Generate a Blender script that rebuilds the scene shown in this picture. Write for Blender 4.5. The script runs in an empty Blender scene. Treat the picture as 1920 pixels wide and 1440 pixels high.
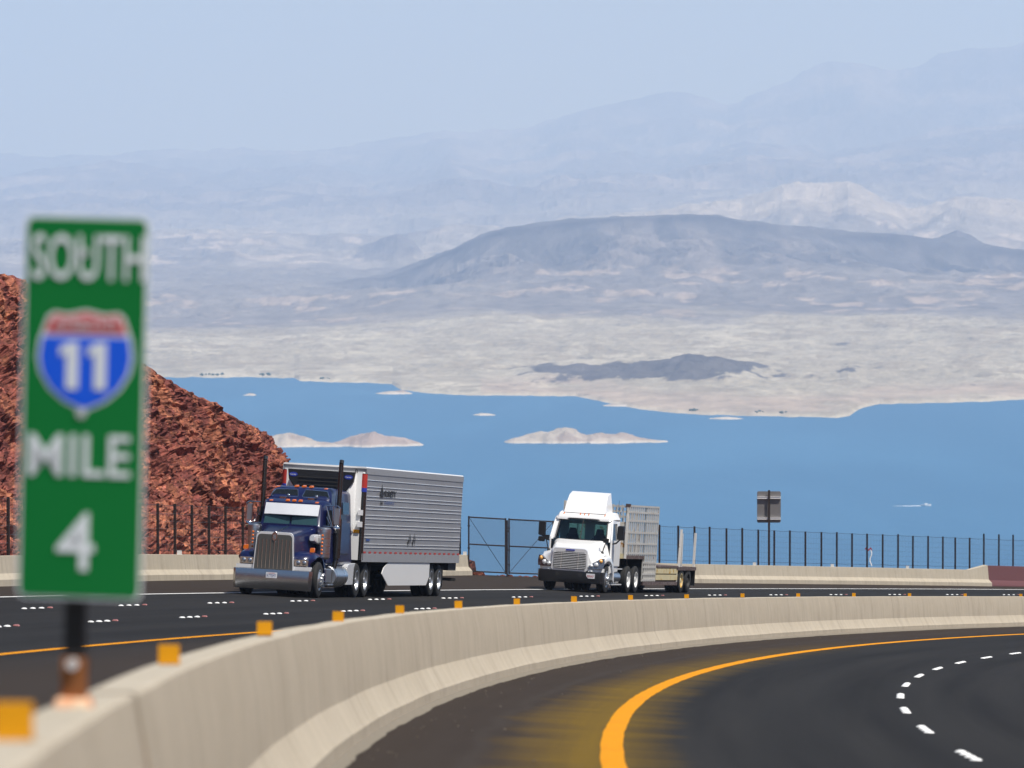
import bpy, bmesh, math, random
import numpy as np
from mathutils import Vector, Matrix
R = math.radians
random.seed(4)
scene = bpy.context.scene
col = scene.collection

# ------------------------------------------------------------------ camera, sky, sun, exposure
FPX, HORIZON = 10667.0, 380.0                       # focal length in photo pixels (200 mm), true horizon row
PITCH = math.atan((720 - HORIZON) / FPX)
cd = bpy.data.cameras.new('camera'); cam = bpy.data.objects.new('camera', cd); col.objects.link(cam)
cam.location = (0, 0, 0); cam.rotation_euler = (R(90) - PITCH, 0, 0)
cd.lens = 200; cd.sensor_width = 36; cd.clip_start = 0.5; cd.clip_end = 120000
cd.dof.use_dof = True; cd.dof.focus_distance = 180; cd.dof.aperture_fstop = 4.2
scene.camera = cam
SUN_EL, SUN_AZ = R(60), R(132)                      # azimuth clockwise from +Y (away from camera)
world = bpy.data.worlds.new('World'); scene.world = world; world.use_nodes = True
nt = world.node_tree; nt.nodes.clear()
sky = nt.nodes.new('ShaderNodeTexSky'); sky.sky_type = 'NISHITA'; sky.sun_disc = False
sky.sun_elevation = SUN_EL; sky.sun_rotation = SUN_AZ
sky.altitude = 500; sky.air_density = 1.0; sky.dust_density = 0.6; sky.ozone_density = 2.5
bg = nt.nodes.new('ShaderNodeBackground'); bg.inputs[1].default_value = 0.07
wo = nt.nodes.new('ShaderNodeOutputWorld')
nt.links.new(sky.outputs[0], bg.inputs[0]); nt.links.new(bg.outputs[0], wo.inputs[0])
sd = bpy.data.lights.new('sun', 'SUN'); sd.energy = 5.0; sd.angle = R(0.53); sd.color = (1.0, 0.955, 0.89)
sun = bpy.data.objects.new('sun', sd); col.objects.link(sun); sun.location = (0, -20, 60)
sv = Vector((math.sin(SUN_AZ) * math.cos(SUN_EL), math.cos(SUN_AZ) * math.cos(SUN_EL), math.sin(SUN_EL)))
sun.rotation_euler = sv.to_track_quat('Z', 'Y').to_euler()
vs = scene.view_settings; vs.view_transform = 'Standard'; vs.look = 'None'; vs.exposure = 0.25; vs.gamma = 1.0
vs.use_curve_mapping = False
scene.render.engine = 'CYCLES'
scene.cycles.volume_bounces = 2; scene.cycles.max_bounces = 8; scene.cycles.use_denoising = True

# ------------------------------------------------------------------ helpers
def tag(o, label=None, cat=None, group=None, kind=None):
    if label: o['label'] = label
    if cat: o['category'] = cat
    if group: o['group'] = group
    if kind: o['kind'] = kind
    return o
def empty(name, loc=(0, 0, 0)):
    o = bpy.data.objects.new(name, None); o.empty_display_size = .3; col.objects.link(o); o.location = loc; return o
def link_mesh(name, me, parent=None):
    o = bpy.data.objects.new(name, me); col.objects.link(o)
    if parent: o.parent = parent
    return o
def np_mesh(name, V, F, mat, parent=None, smooth=False, uv=None, colr=None):
    """V (n,3), F (m,4) or (m,3) int arrays"""
    V = np.asarray(V, np.float32); F = np.asarray(F, np.int32); k = F.shape[1]
    me = bpy.data.meshes.new(name)
    me.vertices.add(len(V)); me.vertices.foreach_set('co', V.ravel())
    me.loops.add(F.size); me.loops.foreach_set('vertex_index', F.ravel())
    me.polygons.add(len(F)); me.polygons.foreach_set('loop_start', np.arange(0, F.size, k, dtype=np.int32))
    me.polygons.foreach_set('use_smooth', np.full(len(F), smooth))
    if uv is not None:
        l = me.uv_layers.new(name='UVMap'); l.data.foreach_set('uv', np.asarray(uv, np.float32)[F.ravel()].ravel())
    if colr is not None:
        a = me.color_attributes.new('albedo', 'FLOAT_COLOR', 'POINT')
        c = np.ones((len(V), 4), np.float32); c[:, :3] = colr; a.data.foreach_set('color', c.ravel())
    me.update(calc_edges=True); me.validate()
    me.materials.append(mat)
    return link_mesh(name, me, parent)
def grid_faces(nr, nc):
    i = np.arange(nr - 1)[:, None] * nc + np.arange(nc - 1)[None, :]
    return np.stack([i, i + 1, i + nc + 1, i + nc], -1).reshape(-1, 4)

XMAP = None                                        # optional (xs, xs) table that re-spaces a body along its length
class MB:
    """collects simple solids; build() links them as one mesh object"""
    def __init__(s): s.v = []; s.f = []
    def add(s, vs, fs):
        n = len(s.v); s.v += [tuple(p) for p in vs]; s.f += [tuple(i + n for i in q) for q in fs]; return s
    def box(s, x0, x1, y0, y1, z0, z1):
        return s.hexa([(x0,y0,z0),(x1,y0,z0),(x1,y1,z0),(x0,y1,z0),(x0,y0,z1),(x1,y0,z1),(x1,y1,z1),(x0,y1,z1)])
    def hexa(s, p):
        return s.add(p, [(3,2,1,0),(4,5,6,7),(0,1,5,4),(1,2,6,5),(2,3,7,6),(3,0,4,7)])
    def cyl(s, p0, p1, r0, r1=None, n=16, cap=True):
        r1 = r0 if r1 is None else r1
        p0, p1 = Vector(p0), Vector(p1); d = (p1 - p0).normalized()
        a = d.orthogonal().normalized(); b = d.cross(a)
        vs = []
        for p, r in ((p0, r0), (p1, r1)):
            for i in range(n):
                t = 2 * math.pi * i / n; vs.append(p + (a * math.cos(t) + b * math.sin(t)) * r)
        fs = [(i, (i + 1) % n, n + (i + 1) % n, n + i) for i in range(n)]
        if cap: fs += [tuple(range(n - 1, -1, -1)), tuple(range(n, 2 * n))]
        return s.add(vs, fs)
    def tube(s, pts, r, n=8):
        for a, b in zip(pts[:-1], pts[1:]): s.cyl(a, b, r, n=n)
        for p in pts[1:-1]: s.ball(p, r, r, r, 4, n)
        return s
    def ball(s, c, rx, ry, rz, nu=8, nv=12):
        vs = []; fs = []
        for i in range(nu + 1):
            a = math.pi * i / nu
            for j in range(nv):
                t = 2 * math.pi * j / nv
                vs.append((c[0] + rx * math.sin(a) * math.cos(t), c[1] + ry * math.sin(a) * math.sin(t), c[2] + rz * math.cos(a)))
        for i in range(nu):
            for j in range(nv):
                fs.append((i*nv+j, (i+1)*nv+j, (i+1)*nv+(j+1) % nv, i*nv+(j+1) % nv))
        return s.add(vs, fs)
    def loft(s, secs, cap=True):
        n = len(secs[0]); vs = [p for q in secs for p in q]; fs = []
        for k in range(len(secs) - 1):
            for i in range(n):
                j = (i + 1) % n; fs.append((k*n+i, k*n+j, (k+1)*n+j, (k+1)*n+i))
        if cap: fs += [tuple(range(n - 1, -1, -1)), tuple(range((len(secs)-1)*n, len(secs)*n))]
        return s.add(vs, fs)
    def prism(s, poly, a, b, axis='y'):
        f = {'y': lambda p, t: (p[0], t, p[1]), 'x': lambda p, t: (t, p[0], p[1]), 'z': lambda p, t: (p[0], p[1], t)}[axis]
        return s.loft([[f(p, a) for p in poly], [f(p, b) for p in poly]])
    def slab(s, pts, th):
        """flat polygon with thickness th along its normal"""
        P = [Vector(p) for p in pts]; nrm = (P[1] - P[0]).cross(P[2] - P[0]).normalized() * th
        return s.loft([[p - nrm for p in P], [p for p in P]])
    def lathe(s, prof, c, n=28, axis='y'):
        """prof: list of (radius, offset along axis)"""
        vs = []; fs = []; m = len(prof)
        for j in range(n):
            t = 2 * math.pi * j / n; ct, st = math.cos(t), math.sin(t)
            for r, o in prof:
                vs.append((c[0] + r * ct, c[1] + o, c[2] + r * st) if axis == 'y' else (c[0] + o, c[1] + r * ct, c[2] + r * st) if axis == 'x' else (c[0] + r * ct, c[1] + r * st, c[2] + o))
        for j in range(n):
            for i in range(m - 1):
                k = (j + 1) % n; fs.append((j*m+i, j*m+i+1, k*m+i+1, k*m+i))
        return s.add(vs, fs)
    def mesh(s, name, mat, smooth=35):
        if XMAP: s.v = [(float(np.interp(x, *XMAP)), y, z) for x, y, z in s.v]
        me = bpy.data.meshes.new(name); me.from_pydata(s.v, [], s.f); me.materials.append(mat)
        bm = bmesh.new(); bm.from_mesh(me); bmesh.ops.recalc_face_normals(bm, faces=bm.faces); bm.to_mesh(me); bm.free()
        if smooth:
            me.polygons.foreach_set('use_smooth', [True] * len(me.polygons))
            me.set_sharp_from_angle(angle=R(smooth))
        return me
    def build(s, name, mat, parent=None, smooth=35, bevel=0, kind=None, label=None):
        o = link_mesh(name, s.mesh(name, mat, smooth), parent)
        if bevel:
            m = o.modifiers.new('bevel', 'BEVEL'); m.width = bevel; m.segments = 2; m.limit_method = 'ANGLE'; m.angle_limit = R(35); m.harden_normals = False
        if kind: o['kind'] = kind
        if label: o['label'] = label
        return o
def rsec(x, z0, z1, wb, wt, r, n=4, rb=None):
    """rounded trapezoid section in the plane x=const"""
    rb = r if rb is None else rb; out = []
    for cx, cz, a0, rr in ((wt - r, z1 - r, 0, r), (-(wt - r), z1 - r, 90, r), (-(wb - rb), z0 + rb, 180, rb), (wb - rb, z0 + rb, 270, rb)):
        for i in range(n + 1):
            a = R(a0 + 90 * i / n); out.append((x, cx + rr * math.cos(a), cz + rr * math.sin(a)))
    return out
def text_part(s, mat, parent, M, width, height, name='lettering', depth=.003, bold=0.0):
    cu = bpy.data.curves.new(name, 'FONT'); cu.body = s; cu.align_x = 'CENTER'; cu.align_y = 'CENTER'; cu.extrude = .01; cu.offset = bold; cu.resolution_u = 3
    t = bpy.data.objects.new(name, cu); col.objects.link(t)
    dg = bpy.context.evaluated_depsgraph_get(); dg.update()
    me = bpy.data.meshes.new_from_object(t.evaluated_get(dg))
    bpy.data.objects.remove(t); bpy.data.curves.remove(cu)
    co = np.empty(len(me.vertices) * 3, np.float32); me.vertices.foreach_get('co', co); co = co.reshape(-1, 3)
    lo, hi = co.min(0), co.max(0); c = (lo + hi) / 2
    co = (co - c) / np.maximum(hi - lo, 1e-6) * np.array([width, height, depth])
    me.vertices.foreach_set('co', co.ravel()); me.update()
    me.materials.clear(); me.materials.append(mat)
    o = link_mesh(name, me, parent); o.matrix_basis = M
    return o
def basis(o, ux, uy, uz):
    return Matrix(((ux[0], uy[0], uz[0], o[0]), (ux[1], uy[1], uz[1], o[1]), (ux[2], uy[2], uz[2], o[2]), (0, 0, 0, 1)))

# ------------------------------------------------------------------ numpy noise
def _h(ix, iy, iz, seed):
    h = (ix.astype(np.int64) * 374761393 + iy.astype(np.int64) * 668265263 + iz.astype(np.int64) * 2147483647 + seed * 1274126177) & 0xffffffff
    h = ((h ^ (h >> 13)) * 1274126177) & 0xffffffff
    return ((h ^ (h >> 16)) & 0xffffff) / float(0xffffff)
def vnoise(x, y, seed=0):
    x, y = np.broadcast_arrays(x, y); ix = np.floor(x); iy = np.floor(y); fx = x - ix; fy = y - iy
    fx = fx * fx * fx * (fx * (fx * 6 - 15) + 10); fy = fy * fy * fy * (fy * (fy * 6 - 15) + 10); z = np.zeros_like(ix)
    a = _h(ix, iy, z, seed); b = _h(ix + 1, iy, z, seed); c = _h(ix, iy + 1, z, seed); d = _h(ix + 1, iy + 1, z, seed)
    return (a * (1 - fx) + b * fx) * (1 - fy) + (c * (1 - fx) + d * fx) * fy
def fbm(x, y, oct=5, seed=0, gain=.5):
    s = 0; a = 1; t = 0
    for k in range(oct):
        s = s + a * (vnoise(x * 2**k + 17.3 * k, y * 2**k + 9.1 * k, seed + k) * 2 - 1); t += a; a *= gain
    return s / t
def ridged(x, y, oct=5, seed=0, gain=.5):
    s = 0; a = 1; t = 0
    for k in range(oct):
        s = s + a * (1 - np.abs(vnoise(x * 2**k + 31.7 * k, y * 2**k + 5.3 * k, seed + k) * 2 - 1)); t += a; a *= gain
    return s / t
def worley(x, y, seed=0):
    """distance to and random value of the nearest feature point"""
    ix = np.floor(x); iy = np.floor(y); best = np.full(x.shape, 9.0); val = np.zeros(x.shape); gx = np.zeros(x.shape); gy = np.zeros(x.shape)
    for dx in (-1, 0, 1):
        for dy in (-1, 0, 1):
            cx = ix + dx; cy = iy + dy; z = np.zeros_like(cx)
            px = cx + _h(cx, cy, z, seed); py = cy + _h(cx, cy, z + 1, seed)
            d = (px - x)**2 + (py - y)**2; m = d < best
            best = np.where(m, d, best); val = np.where(m, _h(cx, cy, z + 2, seed), val); gx = np.where(m, x - px, gx); gy = np.where(m, y - py, gy)
    return np.sqrt(best), val, gx, gy

# ------------------------------------------------------------------ materials
def new_mat(name):
    m = bpy.data.materials.new(name); m.use_nodes = True; nt = m.node_tree
    return m, nt, nt.nodes['Principled BSDF']
def nd(nt, typ, **kw):
    n = nt.nodes.new(typ)
    for k, v in kw.items(): setattr(n, k, v)
    return n
def setin(n, **kw):
    for k, v in kw.items(): n.inputs[k.replace('_', ' ')].default_value = v
    return n
def ramp(nt, fac, stops, interp='LINEAR'):
    n = nd(nt, 'ShaderNodeValToRGB'); n.color_ramp.interpolation = interp
    e = n.color_ramp.elements
    while len(e) < len(stops): e.new(.5)
    for k, (p, c) in enumerate(stops):
        e[k].position = p; e[k].color = (c, c, c, 1) if isinstance(c, (int, float)) else (*c, 1)
    nt.links.new(fac, n.inputs[0]); return n.outputs[0]
def mix(nt, fac, a, b, mode='MIX'):
    n = nd(nt, 'ShaderNodeMix', data_type='RGBA', blend_type=mode)
    for k, v in ((0, fac), (6, a), (7, b)):
        if hasattr(v, 'is_linked') or isinstance(v, bpy.types.NodeSocket): nt.links.new(v, n.inputs[k])
        else: n.inputs[k].default_value = v if isinstance(v, (int, float)) else (*v, 1)
    return n.outputs[2]
def mth(nt, op, a, b=0.0, c=None, clamp=False):
    n = nd(nt, 'ShaderNodeMath', operation=op); n.use_clamp = clamp
    for k, v in ((0, a), (1, b), (2, c)):
        if v is None: continue
        if isinstance(v, bpy.types.NodeSocket): nt.links.new(v, n.inputs[k])
        else: n.inputs[k].default_value = v
    return n.outputs[0]
def coords(nt, which='Object', scale=(1, 1, 1)):
    t = nd(nt, 'ShaderNodeTexCoord'); m = nd(nt, 'ShaderNodeMapping'); m.inputs['Scale'].default_value = scale
    nt.links.new(t.outputs[which], m.inputs[0]); return m.outputs[0]
def noise(nt, vec, scale, detail=4, rough=.55, dist=0):
    n = nd(nt, 'ShaderNodeTexNoise'); n.inputs['Scale'].default_value = scale; n.inputs['Detail'].default_value = detail
    n.inputs['Roughness'].default_value = rough; n.inputs['Distortion'].default_value = dist
    nt.links.new(vec, n.inputs['Vector']); return n.outputs[0]
def bump(nt, p, h, strength=.3, dist=.01):
    b = nd(nt, 'ShaderNodeBump'); b.inputs['Strength'].default_value = strength; b.inputs['Distance'].default_value = dist
    nt.links.new(h, b.inputs['Height']); nt.links.new(b.outputs[0], p.inputs['Normal'])
def flat(name, c, rough=.5, metal=0.0, coat=0.0, vary=.12, scale=6.0, spec=.5, second=None, thr=None):
    """one base colour broken up by noise; second/thr adds patches of another colour"""
    m, nt, p = new_mat(name); v = coords(nt)
    f = noise(nt, v, scale, 5, .6)
    cc = mix(nt, f, [max(0, k * (1 - vary)) for k in c], [min(1, k * (1 + vary)) for k in c])
    if second:
        f2 = ramp(nt, noise(nt, v, thr[0], 6, .65, .4), [(thr[1], 0.0), (thr[2], 1.0)])
        cc = mix(nt, f2, cc, second)
    nt.links.new(cc, p.inputs['Base Color'])
    nt.links.new(mth(nt, 'MULTIPLY_ADD', f, .25 * rough, rough * .87), p.inputs['Roughness'])
    p.inputs['Metallic'].default_value = metal; p.inputs['Coat Weight'].default_value = coat; p.inputs['Coat Roughness'].default_value = .06
    p.inputs['Specular IOR Level'].default_value = spec
    return m
M = {}
M['blue'] = flat('blue_paint', (.0034, .0072, .052), .34, 0, .35, .08, 6, .35)
M['chrome'] = flat('chrome', (.62, .62, .63), .12, 1.0, 0, .05)
M['bumper'] = flat('bumper_chrome', (.48, .48, .485), .2, 1.0, 0, .1, 2)
M['polish'] = flat('polished_steel', (.55, .55, .56), .3, 1.0, 0, .12, 3)
M['visor'] = flat('bright_visor', (.80, .81, .82), .25, .35, .3, .03)
M['white'] = flat('white_paint', (.80, .80, .79), .35, 0, .4, .03, 3)
M['whitecab'] = flat('white_cab_paint', (.84, .84, .83), .3, 0, .6, .02, 2)
M['black'] = flat('black_plastic', (.012, .012, .013), .45, 0, 0, .2)
M['rubber'] = flat('tyre_rubber', (.014, .014, .014), .85, 0, 0, .3, 9)
M['frame'] = flat('dark_chassis', (.018, .017, .016), .7, 0, 0, .3)
M['stack'] = flat('exhaust_steel', (.10, .095, .09), .25, .9, 0, .2, 4)
M['amber'] = flat('amber_lens', (.75, .16, .01), .25, 0, .5, .1)
M['paleamber'] = flat('pale_amber_lens', (.85, .42, .10), .25, 0, .5, .1)
M['headlamp'] = flat('headlamp_housing', (.20, .20, .21), .2, .8, .5, .1)
M['redlens'] = flat('red_lens', (.45, .02, .015), .3, 0, .3, .1)
M['glassdark'] = flat('dark_cab_glass', (.010, .013, .016), .12, 0, .25, .1, 6, .3)
M['windshield'] = flat('teal_windscreen', (.026, .066, .076), .1, 0, .25, .1, 1.5, .35)
M['grillemesh'] = flat('grille_mesh', (.115, .11, .10), .45, .5, 0, .35, 40)
M['rim'] = flat('alloy_rim', (.60, .61, .62), .3, .85, 0, .08)
M['rimwhite'] = flat('white_rim', (.72, .72, .70), .4, 0, 0, .06)
M['rust'] = flat('rusty_steel', (.075, .042, .032), .8, 0, 0, .4, 5, second=(.25, .2, .18), thr=(6, .52, .62))
M['platewhite'] = flat('licence_plate_white', (.72, .72, .74), .4, 0, 0, .05)
M['ink'] = flat('dark_ink', (.012, .012, .014), .6)
M['inkblue'] = flat('blue_ink', (.02, .06, .24), .5)
M['inkred'] = flat('red_ink', (.42, .03, .02), .5)
M['badgeblue'] = flat('blue_badge', (.02, .04, .32), .4)
M['seat'] = flat('seat_cloth', (.012, .03, .05), .9)
M['post'] = flat('weathered_steel_post', (.030, .019, .016), .7, .2, 0, .3)
M['signback'] = flat('sign_back_aluminium', (.20, .19, .185), .5, .3, 0, .15, 3)
M['alu'] = flat('bright_aluminium', (.75, .75, .74), .4, .4, 0, .05)
M['green'] = flat('sign_green_sheeting', (.0015, .165, .030), .55, 0, 0, .06, 3, .25)
M['signwhite'] = flat('sign_white_sheeting', (.74, .78, .80), .45, 0, .2, .04)
M['shieldblue'] = flat('shield_blue_sheeting', (.002, .095, .74), .5, 0, 0, .05)
M['shieldred'] = flat('shield_red_sheeting', (.55, .022, .022), .5, 0, 0, .05)
M['rustbrown'] = flat('rusty_brown_sleeve', (.24, .085, .020), .8, 0, 0, .3, 14)
M['orangebase'] = flat('orange_primed_base', (.80, .36, .18), .7, 0, 0, .12, 18, second=(.80, .60, .40), thr=(11, .45, .6))
M['tab'] = flat('orange_reflector_tab', (.74, .325, .006), .7, 0, 0, .08, 15, .2)
M['tabwhite'] = flat('white_reflector_tab', (.78, .78, .76), .5, 0, 0, .04)
M['dot'] = flat('white_ceramic_dot', (.80, .80, .78), .4, 0, 0, .05, 20)
M['dotred'] = flat('red_white_reflector', (.42, .16, .14), .4, 0, 0, .5, 30)
M['maroon'] = flat('maroon_concrete', (.125, .045, .048), .8, 0, 0, .14, 3)
M['fairing'] = M['whitecab']
M['wire'] = flat('dark_wire', (.05, .045, .045), .6, .4)
M['meshwire'] = flat('galvanised_mesh_wire', (.16, .17, .18), .5, .5)

def paint_line(name, c, second, thr):
    return flat(name, c, .85, 0, 0, .07, 3, .12, second=second, thr=thr)
M['yellowline'] = paint_line('yellow_road_paint', (.66, .262, .003), (.56, .21, .006), (2, .5, .7))
M['whiteline'] = paint_line('white_road_paint', (.72, .72, .70), (.45, .45, .43), (4, .58, .75))

def glass_mat():
    m, nt, p = new_mat('tinted_windscreen')
    g = nd(nt, 'ShaderNodeBsdfGlossy'); g.inputs['Roughness'].default_value = .04; g.inputs['Color'].default_value = (.8, .9, .95, 1)
    t = nd(nt, 'ShaderNodeBsdfTransparent'); t.inputs['Color'].default_value = (.48, .68, .70, 1)
    fr = nd(nt, 'ShaderNodeFresnel'); fr.inputs[0].default_value = 1.5
    mx = nd(nt, 'ShaderNodeMixShader'); nt.links.new(fr.outputs[0], mx.inputs[0]); nt.links.new(t.outputs[0], mx.inputs[1]); nt.links.new(g.outputs[0], mx.inputs[2])
    nt.links.new(mx.outputs[0], nt.nodes['Material Output'].inputs[0]); return m
M['glass'] = glass_mat()

def concrete_mat():
    """UV: u = metres along the wall, v = metres over the profile"""
    m, nt, p = new_mat('cast_concrete')
    big = noise(nt, coords(nt, 'UV', (.55, 1.6, 1)), 1, 5, .6)
    streak = noise(nt, coords(nt, 'UV', (11, .5, 1)), 1, 4, .6)
    fine = noise(nt, coords(nt, 'UV', (30, 24, 1)), 1, 5, .7)
    stain = ramp(nt, noise(nt, coords(nt, 'UV', (1.4, .35, 1)), 1, 6, .7), [(.52, 0.0), (.75, 1.0)])
    c = mix(nt, big, (.42, .365, .275), (.56, .50, .395))
    c = mix(nt, ramp(nt, streak, [(.35, 0.0), (.70, .55)]), c, (.31, .27, .215))
    c = mix(nt, mth(nt, 'MULTIPLY', stain, .5), c, (.24, .20, .155))
    c = mix(nt, ramp(nt, fine, [(.45, 0.0), (.8, .4)]), c, (.22, .195, .16))
    c = mix(nt, ramp(nt, noise(nt, coords(nt, 'UV', (4, .9, 1)), 1, 4, .7), [(.60, 0.0), (.72, .30)]), c, (.60, .56, .48))
    nt.links.new(c, p.inputs['Base Color']); p.inputs['Roughness'].default_value = .9
    p.inputs['Specular IOR Level'].default_value = .25
    bump(nt, p, mth(nt, 'ADD', fine, streak), .35, .012); return m
M['concrete'] = concrete_mat()

# ------------------------------------------------------------------ the road's path, fitted to the lane lines and barriers
PX0, PY0, PTH, K0, K1, K2, PZ0, PG, PC = -1.628113, 26.88601, -0.02040478, 0.001342456, 0.0001435194, -9.519146e-05, -2.204031, 0.06598843, 0.009712049
ER, EL, ZL, EL1, ER1 = 0.06612906, 0.04812561, -0.855594, 0.008584528, 0.00993889
V_YR, V_DR, S_DR, V_YL, V_D2, S_D2, V_D3, S_D3, V_W = -2.62298, -6.306351, 32.18173, 5.993062, 9.570402, 72.70569, 13.18401, 95.53331, 16.77295
TAB_L, DOT_G = 13.3303, 10.93333
SS = np.arange(-60, 480, .5)
_h_ = PTH + K0 * SS + K1 * 1e-2 * SS**2 / 2 + K2 * 1e-4 * np.minimum(SS, 420)**3 / 6
_x = np.cumsum(np.sin(_h_)) * .5; _y = np.cumsum(np.cos(_h_)) * .5
_i0 = int(np.argmin(abs(SS))); _x += PX0 - _x[_i0]; _y += PY0 - _y[_i0]
_z = PZ0 - PG * SS - PC * 1e-3 * SS**2 / 2
def heading(s): return np.interp(s, SS, _h_)
def pw(s, v, z_off, bank):
    """world points from station s, offset v to the left"""
    s = np.asarray(s, float); v = np.asarray(v, float); H = heading(s)
    X = np.interp(s, SS, _x) - np.cos(H) * v; Y = np.interp(s, SS, _y) + np.sin(H) * v
    Z = np.interp(s, SS, _z) + bank * v + z_off
    return np.stack(np.broadcast_arrays(X, Y, Z), -1)
def bankL(s): return EL + EL1 * (np.asarray(s, float) - 150) / 100
def bankR(s): return ER + ER1 * (np.asarray(s, float) - 150) / 100
def left(s, v, dz=0.0): return pw(s, v, ZL + dz, bankL(s))
def right(s, v, dz=0.0): return pw(s, v, -1.07 + dz, bankR(s))
def top(s, v=0.0, dz=0.0): return pw(s, v, dz, 0.0)
def pixel(px, py, d):
    """point seen at photo pixel (px,py) at depth d along the camera axis"""
    x = (px - 960) / FPX * d; u = -(py - 720) / FPX * d
    return Vector((x, d * math.cos(PITCH) + u * math.sin(PITCH), -d * math.sin(PITCH) + u * math.cos(PITCH)))
def sweep(name, fn, s, vs, mat, parent=None, smooth=True, uvv=None):
    """fn(s, k) -> points for profile column k"""
    P = np.stack([fn(s, v) for v in vs], 1); n, k = P.shape[:2]
    uvv = vs if uvv is None else uvv
    uv = np.stack(np.broadcast_arrays(np.asarray(s)[:, None], np.asarray(uvv, float)[None, :]), -1).reshape(-1, 2)
    return np_mesh(name, P.reshape(-1, 3), grid_faces(n, k)[:, ::-1], mat, parent, smooth, uv)

def vbar(s):
    """offset of the far roadside barrier line (left section, gate opening, right section)"""
    return np.interp(s, [-60, 60, 125, 148.5, 160, 200.5, 206, 213, 219, 240.5, 266, 272, 320, 480], [16.8, 18.5, 20.9, 22.6, 22.9, 25, 23.0, 21.0, 20.4, 19.9, 19.2, 18.9, 18.6, 18.4])

def asphalt_mat(name, side):
    m, nt, p = new_mat(name)
    t = nd(nt, 'ShaderNodeTexCoord'); sp = nd(nt, 'ShaderNodeSeparateXYZ'); nt.links.new(t.outputs['UV'], sp.inputs[0])
    u, v = sp.outputs[0], sp.outputs[1]
    wob = noise(nt, coords(nt, 'UV', (.25, .6, 1)), 1, 4, .6)
    vw = mth(nt, 'ADD', v, mth(nt, 'MULTIPLY_ADD', wob, .9, -.45))
    lanes = noise(nt, coords(nt, 'UV', (.02, 1.1, 1)), 1, 4, .65)         # long streaks laid by traffic and paver
    streak = noise(nt, coords(nt, 'UV', (.05, 5, 1)), 1, 4, .65)
    blotch = noise(nt, coords(nt, 'UV', (.3, .5, 1)), 1, 5, .6)
    grain = noise(nt, coords(nt, 'Object'), 55, 3, .8)
    lanes = ramp(nt, lanes, [(.34, 0.0), (.66, 1.0)])
    dark = mix(nt, lanes, (.0095, .0093, .0095), (.0270, .0258, .0245))
    dark = mix(nt, mth(nt, 'MULTIPLY', streak, .45), dark, (.027, .0245, .022))
    wp = nd(nt, 'ShaderNodeTexWave'); wp.wave_type = 'BANDS'; wp.bands_direction = 'Y'; wp.inputs['Scale'].default_value = .17; wp.inputs['Distortion'].default_value = 1.6; wp.inputs['Detail'].default_value = 3; nt.links.new(coords(nt, 'UV', (.02, 1, 1)), wp.inputs['Vector'])
    dark = mix(nt, mth(nt, 'MULTIPLY', wp.outputs[1], .38), dark, (.0265, .0255, .0245))
    brown = mix(nt, blotch, (.026, .0175, .0120), (.043, .0310, .0225))
    brown = mix(nt, mth(nt, 'MULTIPLY', streak, .6), brown, (.056, .0435, .034))
    if side == 'L':
        a = mth(nt, 'ADD', mth(nt, 'GREATER_THAN', v, V_W), ramp(nt, mth(nt, 'MULTIPLY_ADD', vw, -.35, 2.35), [(.1, 0.0), (.9, 1.0)]), clamp=True)
        c = mix(nt, a, dark, brown)
    else:
        a = ramp(nt, mth(nt, 'MULTIPLY_ADD', vw, .6, 2.0), [(.2, 0.0), (.8, 1.0)])          # shoulder towards the barrier
        c = mix(nt, a, dark, brown)
        # yellow overspray either side of the edge line, strongest on the near bend
        feather = noise(nt, coords(nt, 'UV', (.55, .25, 1)), 1, 5, .75)
        dd = mth(nt, 'ABSOLUTE', mth(nt, 'SUBTRACT', v, V_YR + .22))
        e = mth(nt, 'SUBTRACT', mth(nt, 'MULTIPLY_ADD', feather, 1.5, .18), dd)
        near = ramp(nt, mth(nt, 'MULTIPLY_ADD', u, 1 / 140, 0.0), [(.0, 1.0), (.38, 1.0), (.75, .35), (1.0, 0.0)])
        a2 = mth(nt, 'MULTIPLY', ramp(nt, e, [(.0, 0.0), (.85, 1.0)]), mth(nt, 'MULTIPLY', near, mth(nt, 'MULTIPLY_ADD', streak, .5, .42)), clamp=True)
        c = mix(nt, a2, c, (.225, .135, .006))
        swirl = ramp(nt, mth(nt, 'ABSOLUTE', mth(nt, 'ADD', mth(nt, 'SUBTRACT', v, -1.35), mth(nt, 'MULTIPLY_ADD', wob, .6, -.3))), [(.02, .55), (.12, 0.0)])
        c = mix(nt, swirl, c, (.052, .042, .034))
    c = mix(nt, mth(nt, 'MULTIPLY', grain, .35), c, (.010, .010, .010))
    nt.links.new(c, p.inputs['Base Color']); p.inputs['Roughness'].default_value = .88; p.inputs['Specular IOR Level'].default_value = .12
    bump(nt, p, grain, .4, .006); return m

# ------------------------------------------------------------------ road sheets and paint
sg = np.arange(-58, 440, 1.0)
fl = np.linspace(0, 1, 14)
o = sweep('road_climbing_side', lambda s, k: left(s, .05 + k * (vbar(s) + .35 - .05)), sg, fl, asphalt_mat('asphalt_climbing', 'L'))
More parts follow.
